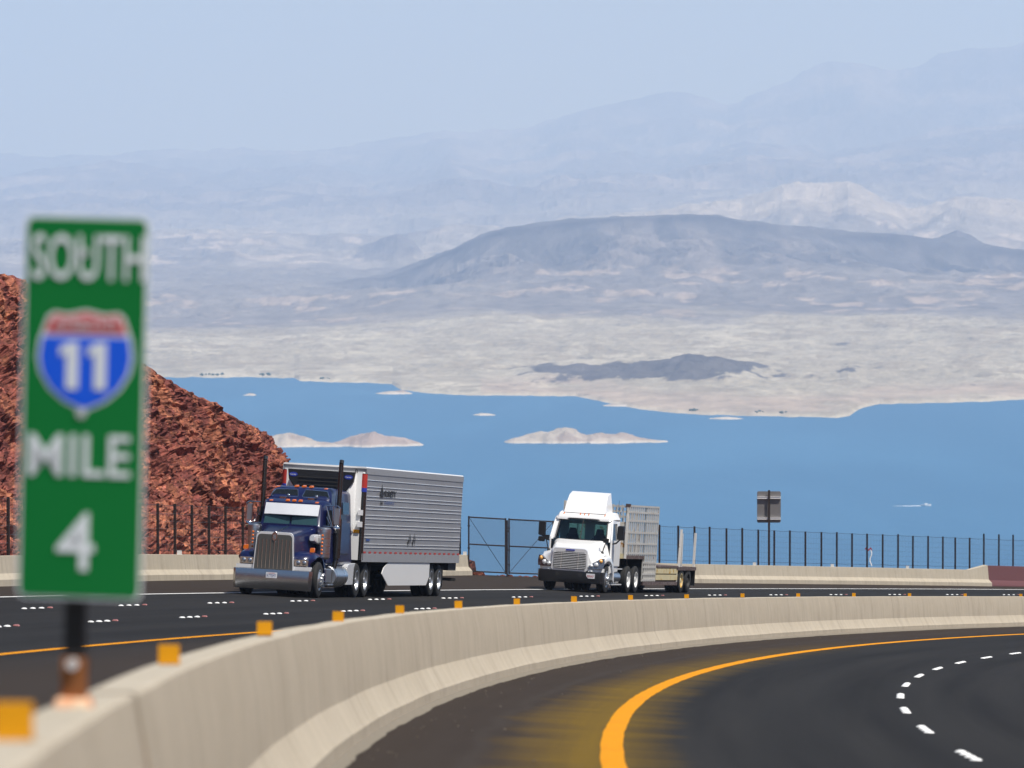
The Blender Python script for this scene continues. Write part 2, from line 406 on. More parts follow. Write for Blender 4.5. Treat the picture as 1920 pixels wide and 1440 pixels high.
# true offsets in the UV so that the paint bands follow the lanes
def fix_uv(o, fn):
    me = o.data; n = len(me.vertices); uvd = np.empty(len(me.loops) * 2, np.float32); me.uv_layers[0].data.foreach_get('uv', uvd); uvd = uvd.reshape(-1, 2)
    uvd[:, 1] = fn(uvd[:, 0], uvd[:, 1]); me.uv_layers[0].data.foreach_set('uv', uvd.ravel())
fix_uv(o, lambda s, k: .05 + k * (vbar(s) + .35 - .05)); tag(o, kind='structure')
o = sweep('road_descending_side', lambda s, v: right(s, v), sg, np.array([-.05, -1, -2, -3, -4.5, -6, -8, -10, -12, -14, -16.5]), asphalt_mat('asphalt_descending', 'R')); tag(o, kind='structure')
def stripe(name, fn, v, w, mat, s0=-50, s1=430):
    s = np.arange(s0, s1, .8); wv = .012 * fbm(s * .9, s * 0, 3, 7)
    P = np.stack([fn(s, v + w / 2 + wv, .004), fn(s, v - w / 2 + wv, .004)], 1)
    o = np_mesh(name, P.reshape(-1, 3), grid_faces(len(s), 2), mat); tag(o, kind='structure'); return o
stripe('yellow_edge_line_near', right, V_YR, .22, M['yellowline'])
stripe('yellow_edge_line_far', left, V_YL, .17, M['yellowline'])
stripe('white_edge_line', left, V_W, .2, M['whiteline'])
stripe('white_edge_line_near', right, V_DR - 7.3, .2, M['whiteline'])

# raised dots between the lanes
dot_me = MB().lathe([(0.0001, .022), (.025, .020), (.045, .010), (.056, -.002)], (0, 0, 0), 12, 'z').mesh('lane_dot', M['dot'])
ref_me = MB().loft([[(-.05, -.05, -.002), (.05, -.05, -.002), (.05, .05, -.002), (-.05, .05, -.002)], [(-.03, -.045, .02), (.03, -.045, .02), (.03, .045, .02), (-.03, .045, .02)]]).mesh('lane_reflector', M['dotred'], 0)
def dots(fn, v, s0, i0, i1, label, group, red):
    for i in range(i0, i1):
        for k in range(4):
            s = s0 + i * DOT_G + (k - 1.5) * .94; P = fn(s, v, .003)
            isr = red and k == 3
            o = link_mesh('lane_reflector' if isr else 'lane_dot', ref_me if isr else dot_me); o.location = P; o.rotation_euler.z = -heading(s)
            sc = 1.25 if not isr else 1.2; o.scale = (sc, sc, 1.1)
            if isr: tag(o, 'red and white reflector block in ' + label.split('|')[1], 'reflector', group + ', reflectors')
            else: tag(o, 'white raised ceramic dot in ' + label.split('|')[1], 'lane dot', group)
dots(left, V_D2, S_D2, -1, 9, '|the dotted lane line beside the yellow edge line', 'dots of the lane line next to the far yellow line', True)
dots(left, V_D3, S_D3, -1, 15, '|the dotted lane line in front of the trucks', 'dots of the lane line in front of the trucks', True)
dots(right, V_DR, S_DR, -1, 13, '|the curved lane line below the long concrete barrier', 'dots of the lane line on the near bend', False)

# ------------------------------------------------------------------ barriers
def barrier_section(name, s, fn_c, prof, parent, mat, wob=0.0):
    """closed sweep of a profile [(v, z)]; z relative to fn_c's surface"""
    prof = list(prof); k = len(prof); n = len(s)
    P = np.stack([fn_c(s, v, z) for v, z in prof] + [fn_c(s, prof[0][0], prof[0][1])], 1)
    L = np.r_[0, np.cumsum([math.dist(prof[i], prof[(i + 1) % k]) for i in range(k)])]
    uv = np.stack(np.broadcast_arrays(s[:, None], L[None, :]), -1).reshape(-1, 2)
    F = grid_faces(n, k + 1)
    o = np_mesh(name, P.reshape(-1, 3), F, mat, parent, False, uv)
    bm = bmesh.new(); bm.from_mesh(o.data)
    bm.verts.ensure_lookup_table()
    for e in (0, n - 1):
        try: bm.faces.new([bm.verts[e * (k + 1) + j] for j in range(k)])
        except ValueError: pass
    bmesh.ops.remove_doubles(bm, verts=bm.verts, dist=1e-5); bmesh.ops.recalc_face_normals(bm, faces=bm.faces)
    for f in bm.faces: f.smooth = True
    bm.to_mesh(o.data); bm.free(); o.data.set_sharp_from_angle(angle=R(20))
    return o
mb_root = empty('median_barrier', tuple(top(0.0))); tag(mb_root, 'long curving concrete median barrier topped with orange reflector tabs', 'barrier')
def rel(fn, root):
    L = np.array(root.location)
    return lambda *a: fn(*a) - L
prof_med = [(.11, 0), (.085, .012), (-.085, .012), (-.11, -.0), (-.165, -.30), (-.19, -.68), (-.30, -.90), (-.335, -.945), (-.345, -1.45), (.345, -1.45), (.33, -.80), (.28, -.74), (.17, -.52)]
S_JOINT = -6.2
def medfn(s, v, z):
    w = 1 + .0
    jit = .010 * fbm(np.asarray(s) * .35, np.full_like(np.asarray(s, float), v * 7), 3, 3)
    return top(s, v + jit * (1 if z < -.02 else .3), z + .006 * fbm(np.asarray(s) * .2, np.zeros_like(np.asarray(s, float)), 3, 9))
mf = rel(medfn, mb_root)
sa = np.arange(-30, S_JOINT - .2, .25); sa = np.r_[sa, S_JOINT - .2]
barrier_section('barrier_section', sa, mf, prof_med, mb_root, M['concrete'])
barrier_section('barrier_section', np.r_[S_JOINT + .2, np.arange(S_JOINT + .4, 400, .4)], mf, prof_med, mb_root, M['concrete'])
# rust-stained joint filler between the two sections
jp = [(.098, -.012), (-.098, -.012), (-.155, -.30), (-.18, -.68), (-.29, -.90), (-.33, -1.4), (.33, -1.4), (.27, -.74), (.16, -.52)]
barrier_section('joint_filler', np.array([S_JOINT - .22, S_JOINT + .22]), mf, jp, mb_root, flat('rust_stained_joint', (.19, .115, .07), .9, 0, 0, .3, 9, second=(.08, .05, .035), thr=(5, .5, .62)))
# grout line at the barrier's foot
gs = np.arange(-30, 400, .35)
gw = .045 + .022 * fbm(gs * .55, gs * 0, 3, 21)
P = np.stack([right(gs, -.335, .045), right(gs, -.345 - gw * .5, .03), right(gs, -.36 - gw * 1.6, .003)], 1) - np.array(mb_root.location)
np_mesh('foot_grout', P.reshape(-1, 3), grid_faces(len(gs), 3), flat('barrier_foot_grout', (.19, .165, .125), .95, 0, 0, .35, 12), mb_root, True)

VS = []; FS = []; n = 0; rs0 = np.random.RandomState(8)
_ib = bmesh.new(); bmesh.ops.create_icosphere(_ib, subdivisions=1, radius=1); _iv = np.array([v.co[:] for v in _ib.verts]); _if = np.array([[v.index for v in f.verts] for f in _ib.faces]); _ib.free()
for k in range(170):
    s_ = rs0.uniform(10, 150); v_ = -.42 - abs(rs0.normal(0, .28)) if k < 140 else rs0.uniform(-2.4, -.5)
    VS.append(_iv * rs0.uniform(.005, .016) * np.array([1, 1, .6]) * (1 + .4 * (rs0.rand(len(_iv), 1) - .5)) + right(s_, v_, .006)); FS.append(_if + n); n += len(_iv)
o = np_mesh('road_grit', np.concatenate(VS), np.concatenate(FS), flat('pale_grit', (.13, .11, .085), .9, 0, 0, .5, 20)); tag(o, 'loose grit scattered along the foot of the median barrier', 'grit', kind='stuff')
far_prof = [(.10, .81), (-.10, .81), (-.155, .34), (-.29, .18), (-.30, -.15), (.30, -.15), (.29, .18), (.155, .34)]
def farfn(s, v, z):
    s = np.asarray(s, float)
    return left(s, vbar(s) + v, z + .006 * fbm(s * .3, s * 0, 3, 4))
def far_barrier(name, s0, s1, label, mat, prof=far_prof, zfn=None):
    r = empty(name, tuple(farfn(s0, 0, 0))); tag(r, label, 'barrier')
    f = rel(farfn, r) if zfn is None else rel(zfn, r)
    cuts = [s0, s1] if s1 - s0 < 20 else [s0 + (s1 - s0) * k / max(1, round((s1 - s0) / 24)) for k in range(max(1, round((s1 - s0) / 24)) + 1)]
    for a, b in zip(cuts[:-1], cuts[1:]):
        barrier_section('barrier_section', np.r_[a + .008, np.arange(a + .5, b - .1, .5), b - .008], f, prof, r, mat)
    return r
far_barrier('roadside_barrier', 60, 199.4, 'grey concrete roadside barrier below the red rock slope, ending at the gate', M['concrete'])
far_barrier('roadside_barrier', 212.5, 262.8, 'grey concrete roadside barrier below the wire fence beside the lake', M['concrete'])
# flared end piece rising to the maroon wall
def flare(s, v, z):
    s = np.asarray(s, float); k = np.clip((s - 262.8) / 3.0, 0, 1)
    return left(s, vbar(s) + v * (1 + .25 * k), z * (1 + (.33 * k if z > .5 else 0)))
r = far_barrier('barrier_end_block', 262.8, 265.8, 'pale concrete transition block stepping up to the maroon wall', M['concrete'], zfn=flare)
mar = [(.14, 1.05), (-.10, 1.05), (-.16, .30), (-.20, .26), (-.30, .04), (-.30, -.2), (.3, -.2), (.2, .3)]
far_barrier('maroon_barrier', 265.8, 330, 'maroon painted concrete wall continuing from the grey roadside barrier', M['maroon'], mar)

# orange tabs on the median barrier
tab_me = MB().box(-.012, .012, -.052, .052, -.004, .10).box(-.04, .012, -.052, .052, -.004, .008).mesh('reflector_tab', M['tab'], 0)
for i in range(-2, 16):
    s = i * TAB_L + {-1: 1.0, 0: .1, 1: .55, 2: .9, 3: .4, 4: 0, 5: 0}.get(i, 0)
    if i == -2: continue
    o = link_mesh('reflector_tab', tab_me); o.location = top(s, 0, .012 if i != -1 else .012); o.rotation_euler = (0, 0, R(-90) - heading(s) + R(random.uniform(-4, 4)))
    o.scale = (1, random.uniform(.95, 1.05), random.uniform(.93, 1.05))
    tag(o, 'small orange reflector tab standing on the curving median barrier', 'reflector', 'orange tabs along the median barrier')
# white tabs on the far barrier
wt_me = MB().box(-.015, .015, -.075, .075, -.004, .13).box(-.06, .0, -.075, .075, -.004, .01).mesh('white_tab', M['tabwhite'], 0)
for s in (152.7, 165.2, 199.3, 228.2, 240.6, 252.8, 265.2):
    o = link_mesh('reflector_tab', wt_me); o.location = farfn(s, 0, .812); o.rotation_euler.z = R(-90) - heading(s)
    tag(o, 'small white reflector tab on the concrete barrier ' + ('below the red rock slope' if s < 205 else 'below the lakeside fence'), 'reflector', 'white tabs on the roadside barrier ' + ('by the rock slope' if s < 205 else 'by the lake'))

# ------------------------------------------------------------------ hillside falling to the lake, and an unseen bank raised for its reflections
def rock_mat(name, dark, mid, orange, sc=1.0):
    m, nt, p = new_mat(name); v = coords(nt)
    a = noise(nt, v, .16 * sc, 6, .62, .6); b = noise(nt, v, 1.1 * sc, 7, .68, .5); c = noise(nt, v, 7 * sc, 5, .7); d = noise(nt, coords(nt, 'Object', (1, 1, .45)), .5 * sc, 5, .6, 1.2)
    k = mix(nt, ramp(nt, b, [(.32, 0.0), (.68, 1.0)]), dark, mid)
    k = mix(nt, ramp(nt, d, [(.47, 0.0), (.62, .8)]), k, orange)
    k = mix(nt, ramp(nt, a, [(.50, 0.0), (.62, .55)]), k, (dark[0] * .75, dark[1] * .62, dark[2] * .75))
    k = mix(nt, ramp(nt, c, [(.58, 0.0), (.74, .5)]), k, (.30, .20, .16))
    for sc_, lo, hi in ((4.5, .55, 1.45), (12.0, .6, 1.45)):     # single stones of the rubble, lighter and darker
        vo = nd(nt, 'ShaderNodeTexVoronoi'); vo.inputs['Scale'].default_value = sc_ * sc; nt.links.new(coords(nt, 'Object', (1, .35, 1)), vo.inputs['Vector'])
        sx_ = nd(nt, 'ShaderNodeSeparateColor'); nt.links.new(vo.outputs['Color'], sx_.inputs[0])
        k = mix(nt, 1.0, k, ramp(nt, sx_.outputs[0], [(.0, lo), (.5, .95), (.88, 1.15), (1.0, hi)]), 'MULTIPLY')
    nt.links.new(k, p.inputs['Base Color']); p.inputs['Roughness'].default_value = .92; p.inputs['Specular IOR Level'].default_value = .2
    bump(nt, p, mth(nt, 'ADD', b, mth(nt, 'MULTIPLY', c, .6)), .8, .10); return m
M['rock'] = rock_mat('red_volcanic_rock', (.120, .036, .029), (.300, .092, .064), (.44, .170, .088))
vv = np.r_[np.linspace(0, 2.2, 4), np.linspace(4, 60, 16), np.linspace(75, 470, 24)]
def slope_fn(s, k):
    v0 = vbar(s) + .3
    P = left(s, v0 + np.minimum(k, 2.2) * 1.0, -.02)
    Q = left(s, v0 + k, 0); base = left(s, v0, 0)[..., 2]
    P = Q.copy(); P[..., 2] = base - .02 - max(0, k - 1.6) * .50 + min(k, 1) * (.8 * fbm(np.asarray(s) * .05, np.full_like(np.asarray(s, float), k * .05), 4, 11) * min(1, k / 12) * 3)
    return P
o = sweep('hillside', slope_fn, np.arange(-58, 470, 2.0), vv, M['rock'], smooth=False); tag(o, kind='structure')
o = sweep('unseen_verge_bank', lambda s, k: right(s, -16.4 - k, -.03 + .62 * min(max(0, k - 3), 24) + (.9 * fbm(np.asarray(s) / 9, np.full_like(np.asarray(s, float), k / 7), 4, 17) if k > 3 else 0)), np.arange(-58, 470, 2.0), np.array([0, 3, 5, 8, 11, 14, 17, 20, 23, 27, 34, 60, 140]), M['rock'], smooth=False); tag(o, kind='structure')  # out-of-view rock bank, raised to darken truck-side reflections and sky fill

# ------------------------------------------------------------------ the red rock cut
sil = np.array([(-1200, 360), (-500, 440), (-150, 490), (0, 517), (34, 519), (42, 528), (120, 578), (200, 632), (280, 690), (318, 712), (350, 731), (430, 776), (500, 813), (545, 838), (590, 863), (660, 905), (740, 955), (820, 1008), (885, 1060), (930, 1092), (1000, 1140)], float)
def project(P):
    c, s = math.cos(PITCH), math.sin(PITCH); d = P[..., 1] * c - P[..., 2] * s; u = P[..., 1] * s + P[..., 2] * c
    return np.stack([960 + FPX * P[..., 0] / d, 720 - FPX * u / d], -1)
hs = np.arange(70, 214, .22)
vb = vbar(hs) + 4.2
vb = np.where(hs > 196, vbar(196.0) + 4.2 + (hs - 196) * .3, vb)
RUN = 0.72                                          # horizontal run of the face per metre of rise
hh = np.zeros_like(hs)
cand = np.arange(0, 30, .05)
for i, s in enumerate(hs):
    P = left(np.full_like(cand, s), vb[i] + RUN * cand); P[:, 2] = left(s, vb[i])[2] + cand
    uv = project(P); ys = np.interp(uv[:, 0], sil[:, 0], sil[:, 1]); d = uv[:, 1] - ys
    j = np.argmax(d < 0) if (d < 0).any() else len(cand) - 1
    hh[i] = cand[j]
hh = np.convolve(np.pad(hh, 4, 'edge'), np.ones(9) / 9, 'valid')
tt = np.linspace(0, 1, 210)
back = np.array([.03, .08, .2, .5, 1.0, 1.8])
S2, T2 = np.meshgrid(hs, np.r_[tt, 1 + back], indexing='ij')
Hh = hh[:, None]; tf = np.minimum(T2, 1); tb = np.maximum(T2 - 1, 0)
VV = vb[:, None] + RUN * Hh * tf + 16 * tb
base = left(hs, vb)[:, 2][:, None] - .3
ZZ = base + (Hh + .3) * tf - 7 * tb * tb - 1.5 * tb
Q = left(S2, VV); Q[..., 2] = ZZ
Hd = heading(S2); nrm = np.stack([np.cos(Hd) * .81, -np.sin(Hd) * .81, np.full_like(Hd, .58)], -1)
al = S2; up = Hh * tf * 1.23
amp = np.clip(Hh * tf / 1.2, 0.15, 1) * np.clip((1.02 - T2) / .10, .22, 1)
def blocks(su, sv, seed, tilt):
    wx = al / su + .35 * fbm(al / su * .7, up / sv * .7, 2, seed + 50); wy = up / sv + .35 * fbm(al / su * .7 + 9, up / sv * .7, 2, seed + 60)
    d, val, gx, gy = worley(wx, wy, seed)
    a = val * 6.28 * 3; return (val - .5) + tilt * (gx * np.cos(a) + gy * np.sin(a))
disp = 1.0 * fbm(al / 16, up / 5, 3, 31) + .8 * (ridged(al / 26, up / 16, 3, 35) - .6) + .20 * blocks(3.6, 1.2, 41, .9) + .20 * blocks(1.7, .6, 42, 1.0) + .15 * blocks(.85, .30, 43, 1.0) + .09 * blocks(.45, .16, 44, .9)
Q = Q + nrm * (disp * amp)[..., None]
o = np_mesh('rock_slope', Q.reshape(-1, 3), grid_faces(*S2.shape), M['rock'], None, False); tag(o, kind='structure')
# loose stones on the face (too many to count)
rs = np.random.RandomState(5); ico = bmesh.new(); bmesh.ops.create_icosphere(ico, subdivisions=1, radius=1); IV = np.array([v.co[:] for v in ico.verts]); IF = np.array([[v.index for v in f.verts] for f in ico.faces]); ico.free()
def rock_verts(size, rs):
    v = IV * (1 + .35 * (rs.rand(len(IV), 1) - .5)) * np.array([1, rs.uniform(.6, 1), rs.uniform(.45, .8)]) * size
    a, b = rs.uniform(0, 6.28), rs.uniform(-.6, .6); c, s = math.cos(a), math.sin(a); v = v @ np.array([[c, -s, 0], [s, c, 0], [0, 0, 1]]).T
    c, s = math.cos(b), math.sin(b); return v @ np.array([[c, 0, s], [0, 1, 0], [-s, 0, c]]).T
VS = []; FS = []; n = 0
for k in range(9000):
    i = rs.randint(0, len(hs)); j = int(rs.rand()**1.4 * 209)
    if hh[i] < .6: continue
    size = .045 + .20 * rs.rand()**4
    v = rock_verts(size, rs) + Q[i, j]; VS.append(v); FS.append(IF + n); n += len(IV)
o = np_mesh('loose_stones', np.concatenate(VS), np.concatenate(FS), M['rock']); tag(o, 'loose red stones scattered over the rock slope', 'stones', kind='stuff')
# dry tufts along the ridge
M['tuft'] = flat('dry_desert_brush', (.22, .17, .10), .9, 0, 0, .3)
for s_, w in ((152.5, .5), (149, .35), (157, .3), (165.5, .28), (140, .3)):
    i = int(np.argmin(abs(hs - s_))); c = Q[i, 206]; mb = MB()
    for k in range(60):
        a = random.uniform(0, 6.28); l = w * random.uniform(.5, 1); e = random.uniform(.3, 1.2); p1 = (l * math.cos(a) * math.cos(e), l * math.sin(a) * math.cos(e), l * math.sin(e))
        mb.cyl((0, 0, -.1), p1, .009, .003, 3, False)
    o = mb.build('desert_shrub', M['tuft']); o.location = c; tag(o, 'small dry desert shrub on the crest of the red rock slope', 'shrub', 'dry shrubs on the rock crest')
# boulders lying under the gate
rk = [MB() for _ in range(4)]; rmesh = []
for m_ in rk:
    v = rock_verts(1.0, rs); m_.add(v, [tuple(f) for f in IF]); rmesh.append(m_.mesh('boulder', M['rock'], 0))
def gate_pt(t):
    """along the gate line, t = 0 at the barrier end, 1 middle posts, 2 far post"""
    s = np.interp(t, [0, 1, 2, 3.2], [199.2, 201.4, 205.2, 211.5]); v = np.interp(t, [0, 1, 2, 3.2], [24.85, 23.75, 22.85, 21.3]); return s, v
for k in range(34):
    t = .02 + 2.9 * (k / 34)**1.6; s, v = gate_pt(t); P = left(s + .3 + random.uniform(0, .6), v + .3 + random.uniform(0, .6), 0)
    sz = (.40 if t < .6 else .15) * random.uniform(.55, 1.2) * (1.3 if t < .3 else 1)
    o = link_mesh('boulder', rmesh[k % 4]); o.location = (P[0], P[1], P[2] + sz * .12 - .05 + (.34 * max(0, 1 - t / .5) if k % 2 else 0)); o.scale = (sz,) * 3; o.rotation_euler = (0, 0, random.uniform(0, 6))
    tag(o, 'red-brown rock lying on the ground beneath the wire gate', 'rock', 'rocks under the gate')

# ------------------------------------------------------------------ fences and gate
def post_mesh(h, r=.035): return MB().box(-r, r, -r * .55, r * .55, 0, h).box(-r * .3, r * .3, -r * 1.4, r * .5, 0, h - .03).mesh('post', M['post'], 0)
PH = 2.42
pm = post_mesh(PH, .040)
def fence(name, stations, off, label, fabric=True, hfn=None):
    s0 = stations[0]; r = empty(name, tuple(left(s0, vbar(s0) + off))); tag(r, label, 'fence'); L = np.array(r.location)
    pts = []
    for k, s in enumerate(stations):
        P = left(s, vbar(s) + off, -.1); pts.append(P)
        o = link_mesh('post', pm, r); o.location = P - L; o.rotation_euler.z = -heading(s); o.scale.z = 1.04 + (0 if hfn is None else hfn(s)) + random.uniform(-.012, .012)
    pts = np.array(pts)
    for h in (2.48, 2.2, 1.95, 1.7, 1.45, 1.2, 1.0, .8):
        mb = MB()
        for a, b in zip(pts[:-1], pts[1:]):
            m_ = (a + b) / 2; sag = .02
            A = a - L + np.array([0, 0, h]); B = b - L + np.array([0, 0, h]); C = (A + B) / 2 - np.array([0, 0, sag])
            mb.cyl(A, C, .010 if h > 2.4 or abs(h - 1.0) < .01 else .0045, n=4, cap=False).cyl(C, B, .010 if h > 2.4 or abs(h - 1.0) < .01 else .0045, n=4, cap=False)
        mb.build('wire', M['wire'] if h > 2.4 or abs(h - 1.0) < .01 else M['meshwire'], r, 0)
    mb = MB()                                        # vertical stays of the woven mesh
    for a, b in zip(pts[:-1], pts[1:]):
        for t in np.arange(.1, 1, .1):
            p = a + (b - a) * t - L; mb.cyl(p + np.array([0, 0, .3]), p + np.array([0, 0, 2.46]), .0035, n=3, cap=False)
    mb.build('woven_mesh', M['meshwire'], r, 0, kind='stuff')
    return r
sl = [109.6, 112.1, 114.6, 117.1, 119.6, 122.1, 124.6, 127.1, 129.8, 132.5, 135, 137.5, 140, 142.4, 144.9, 147.3, 149.8, 152.2, 154.63, 156.95, 159.28, 161.83, 164.41, 167.13, 169.6, 172.1, 174.6, 177.1, 179.6, 182.1, 184.6, 187.1, 189.6, 192.1, 194.6, 197.1]
fence('wire_fence', sl, 1.2, 'dark steel post and wire fence at the foot of the red rock slope')
sr = [213.0, 215.4, 217.89, 220.43, 222.89, 225.21, 227.8, 230.24, 232.74, 235.25, 237.73, 240.19, 242.72, 245.18, 247.61, 250.03, 252.56, 255.06, 257.49, 259.99, 262.44, 264.5, 266.85, 269.08, 271.45, 273.95, 276.4, 278.9, 281.4, 283.9]
fence('wire_fence', sr, 1.2, 'dark steel post and wire fence standing behind the barrier above the lake', hfn=lambda s: .10 if s > 268 else 0)
def gleaf(t0, t1, label):
    (s0, v0), (s1, v1) = gate_pt(t0), gate_pt(t1); A = Vector(left(s0, v0)); B = Vector(left(s1, v1)); r = empty('wire_gate', A); tag(r, label, 'gate', None)
    d = B - A; z = Vector((0, 0, 1)); lo, mid, hi = .16, 1.26, 2.36; pr = .032
    for p in (Vector((0, 0, 0)), d): MB().cyl(p + z * (lo - .05), p + z * (hi + .04), pr, n=10).build('stile', M['post'], r)
    for h in (lo, mid, hi): MB().cyl(z * h, d + z * h, pr * .9, n=10).build('rail', M['post'], r)
    a, b = (z * hi, d + z * lo) if t0 < .5 else (z * lo, d + z * hi)
    MB().cyl(a, b, .011, n=5).build('brace_wire', M['post'], r)
    mb = MB(); n = int(d.length / .07)
    for k in range(-int((hi - lo) / .07), n):        # diamond fabric
        for sg_ in (1, -1):
            x0 = k * .07; pts = []
            for x in (x0, x0 + (hi - lo)):
                pts.append((x, lo if x == x0 else hi))
            (xa, za), (xb, zb) = pts
            if xa < 0: za += (0 - xa); xa = 0
            if xb > d.length: zb -= (xb - d.length); xb = d.length
            if zb - za < .05: continue
            if sg_ < 0: xa, xb = d.length - xa, d.length - xb
            mb.cyl(d * (xa / d.length) + z * za, d * (xb / d.length) + z * zb, .0028, n=3, cap=False)
    mb.build('wire_mesh', M['meshwire'], r, 0, kind='stuff')
    for h in (.5, 1.1, 2.0): MB().box(-.05, .05, -.04, .04, h - .02, h + .02).build('hinge', M['post'], r)
    return r
gleaf(.06, .96, 'wire mesh gate leaf hung next to the end of the concrete barrier')
gleaf(1.04, 2.0, 'wire mesh gate leaf with its brace rising towards the white truck')
for t, h, rr, lab in ((-.06, 2.62, .075, 'thick dark gate post behind the end of the concrete barrier'), (1.0, 2.46, .035, 'slim dark drop post between the two gate leaves'), (2.05, 2.5, .06, 'dark gate post beside the white truck')):
    s, v = gate_pt(t) if t >= 0 else (199.9, 25.35); b = left(s, v, -.15); mb = MB().cyl((0, 0, 0), (0, 0, h), rr, n=12).ball((0, 0, h), rr, rr, rr * .4, 4, 12).box(-.09, .09, -.03, .03, 2.0, 2.05)
    o = mb.build('gate_post', M['post']); o.location = b; tag(o, lab, 'post')
# sign seen from the back
sx = 232.95; Pb = left(sx, vbar(sx) + .75, -.1); r = empty('road_sign', tuple(Pb)); tag(r, 'road sign seen from behind on a tall dark post by the lakeside fence', 'sign')
d0 = 243.0; scl = d0 / FPX
H0 = Pb[2]
zt = pixel(1426, 922, Pb[1])[2] - H0; zb = pixel(1426, 981, Pb[1])[2] - H0
MB().box(-.05, .05, -.045, .0, 0, zt + .06).build('post', M['post'], r)
MB().loft([[(x, .10, z) for x, z in ((-.55, zb + .06), (-.51, zb), (.51, zb), (.55, zb + .06), (.55, zt - .06), (.51, zt), (-.51, zt), (-.55, zt - .06))], [(x, .105, z) for x, z in ((-.55, zb + .06), (-.51, zb), (.51, zb), (.55, zb + .06), (.55, zt - .06), (.51, zt), (-.51, zt), (-.55, zt - .06))]]).build('panel', M['signback'], r)
for zz in (zt - .29, zb + .20): MB().box(-.545, .545, 0, .1, zz - .05, zz + .05).box(-.545, .545, -.02, .03, zz + .045, zz + .06).build('bracket', M['tabwhite'], r)
# ribbon caught in the fence
r = empty('ribbon', tuple(left(250.2, vbar(250.2) + 1.15, 1.1))); tag(r, 'red and white ribbon caught on the lakeside wire fence', 'ribbon')
mb = MB()
for k in range(5):
    a, b = (-.20 + .07 * k, -.02, .52 + .06 * math.sin(k * 2.1)), (-.13 + .07 * k, -.03, .50 + .07 * math.sin(k * 2.1 + 2)); mb.slab([a, b, (b[0], b[1], b[2] + .09), (a[0], a[1], a[2] + .07)], .006)
mb.build('red_strip', M['inkred'], r, 0)
mb = MB()
for k in range(6):
    x = .06 + .05 * math.sin(k * 1.3); x2 = .06 + .05 * math.sin((k + 1) * 1.3); mb.slab([(x, -.03, .5 - .13 * k), (x2, -.03, .5 - .13 * (k + 1)), (x2 + .05, -.02, .5 - .13 * (k + 1)), (x + .05, -.02, .5 - .13 * k)], .006)
mb.build('white_strip', M['tabwhite'], r, 0)

# ------------------------------------------------------------------ lake and far shore
LAKE_Z = -200.0
def lake_mat():
    m, nt, p = new_mat('lake_water')
    a = noise(nt, coords(nt, 'Object', (.0022, .0009, 1)), 1, 5, .6); b = noise(nt, coords(nt, 'Object', (.05, .02, 1)), 1, 6, .7)
    w = noise(nt, coords(nt, 'Object', (.004, .0006, 1)), 1, 4, .6, .8)
    c = mix(nt, a, (.029, .124, .243), (.036, .144, .270))
    c = mix(nt, ramp(nt, w, [(.50, 0.0), (.66, .55)]), c, (.05, .172, .31))
    nt.links.new(c, p.inputs['Base Color']); p.inputs['Roughness'].default_value = .38; p.inputs['Specular IOR Level'].default_value = .28; p.inputs['IOR'].default_value = 1.33
    bump(nt, p, b, .8, 1.2); return m
o = np_mesh('lake', [(-14000, -1500, LAKE_Z), (14000, -1500, LAKE_Z), (14000, 44000, LAKE_Z), (-14000, 44000, LAKE_Z)], [(0, 1, 2, 3)], lake_mat()); tag(o, kind='structure')

def terrain_mat():
    m, nt, p = new_mat('desert_land')
    at = nd(nt, 'ShaderNodeAttribute', attribute_name='albedo')
    f = noise(nt, coords(nt, 'Object', (.02, .009, .02)), 1, 6, .7)
    nt.links.new(mix(nt, 1.0, at.outputs[0], ramp(nt, f, [(.25, .72), (.75, 1.25)]), 'MULTIPLY'), p.inputs['Base Color'])
    p.inputs['Roughness'].default_value = .95; p.inputs['Specular IOR Level'].default_value = .1
    return m
M['land'] = terrain_mat()
TX = np.arange(-420, 2340, 3.0)                         # photo columns = bearings
def pl(pts): a = np.array(pts, float); return np.interp(TX, a[:, 0], a[:, 1])
shore_y = pl([(-420, 706), (0, 706), (320, 708), (470, 706), (552, 709), (562, 714), (640, 716), (700, 717), (735, 722), (752, 731), (790, 738), (860, 741), (950, 742), (1080, 741), (1130, 752), (1200, 768), (1260, 773), (1390, 779), (1480, 782), (1570, 783), (1592, 780), (1612, 768), (1650, 758), (1700, 757), (1800, 755), (1920, 748), (2340, 738)])
shore_y = shore_y + 1.6 * fbm(TX / 26, TX * 0, 4, 71) + 2.2 * fbm(TX / 110, TX * 0, 3, 72)
Ds = FPX * -LAKE_Z / (shore_y - HORIZON)
crest = pl([(-420, 545), (0, 540), (300, 535), (560, 540), (640, 532), (720, 520), (780, 497), (850, 468), (900, 443), (960, 426), (1030, 418), (1100, 411), (1200, 405), (1290, 402), (1345, 403), (1385, 412), (1450, 420), (1600, 431), (1700, 438), (1750, 446), (1840, 455), (1900, 466), (2340, 500)])
bad = pl([(-420, 445), (700, 440), (1000, 420), (1120, 400), (1200, 392), (1300, 376), (1390, 378), (1430, 364), (1465, 350), (1500, 347), (1560, 350), (1590, 345), (1620, 356), (1650, 374), (1700, 388), (1740, 378), (1790, 357), (1830, 360), (1900, 372), (1960, 392), (2340, 420)])
far = pl([(-420, 292), (0, 285), (100, 290), (250, 280), (330, 275), (420, 283), (560, 281), (700, 266), (790, 249), (830, 243), (880, 249), (960, 239), (1040, 218), (1090, 203), (1120, 199), (1200, 195), (1250, 183), (1285, 181), (1320, 191), (1365, 201), (1390, 192), (1420, 172), (1480, 150), (1530, 122), (1560, 115), (1620, 118), (1655, 127), (1680, 124), (1720, 120), (1760, 97), (1800, 92), (1850, 82), (1895, 86), (1920, 80), (2000, 72), (2340, 110)])
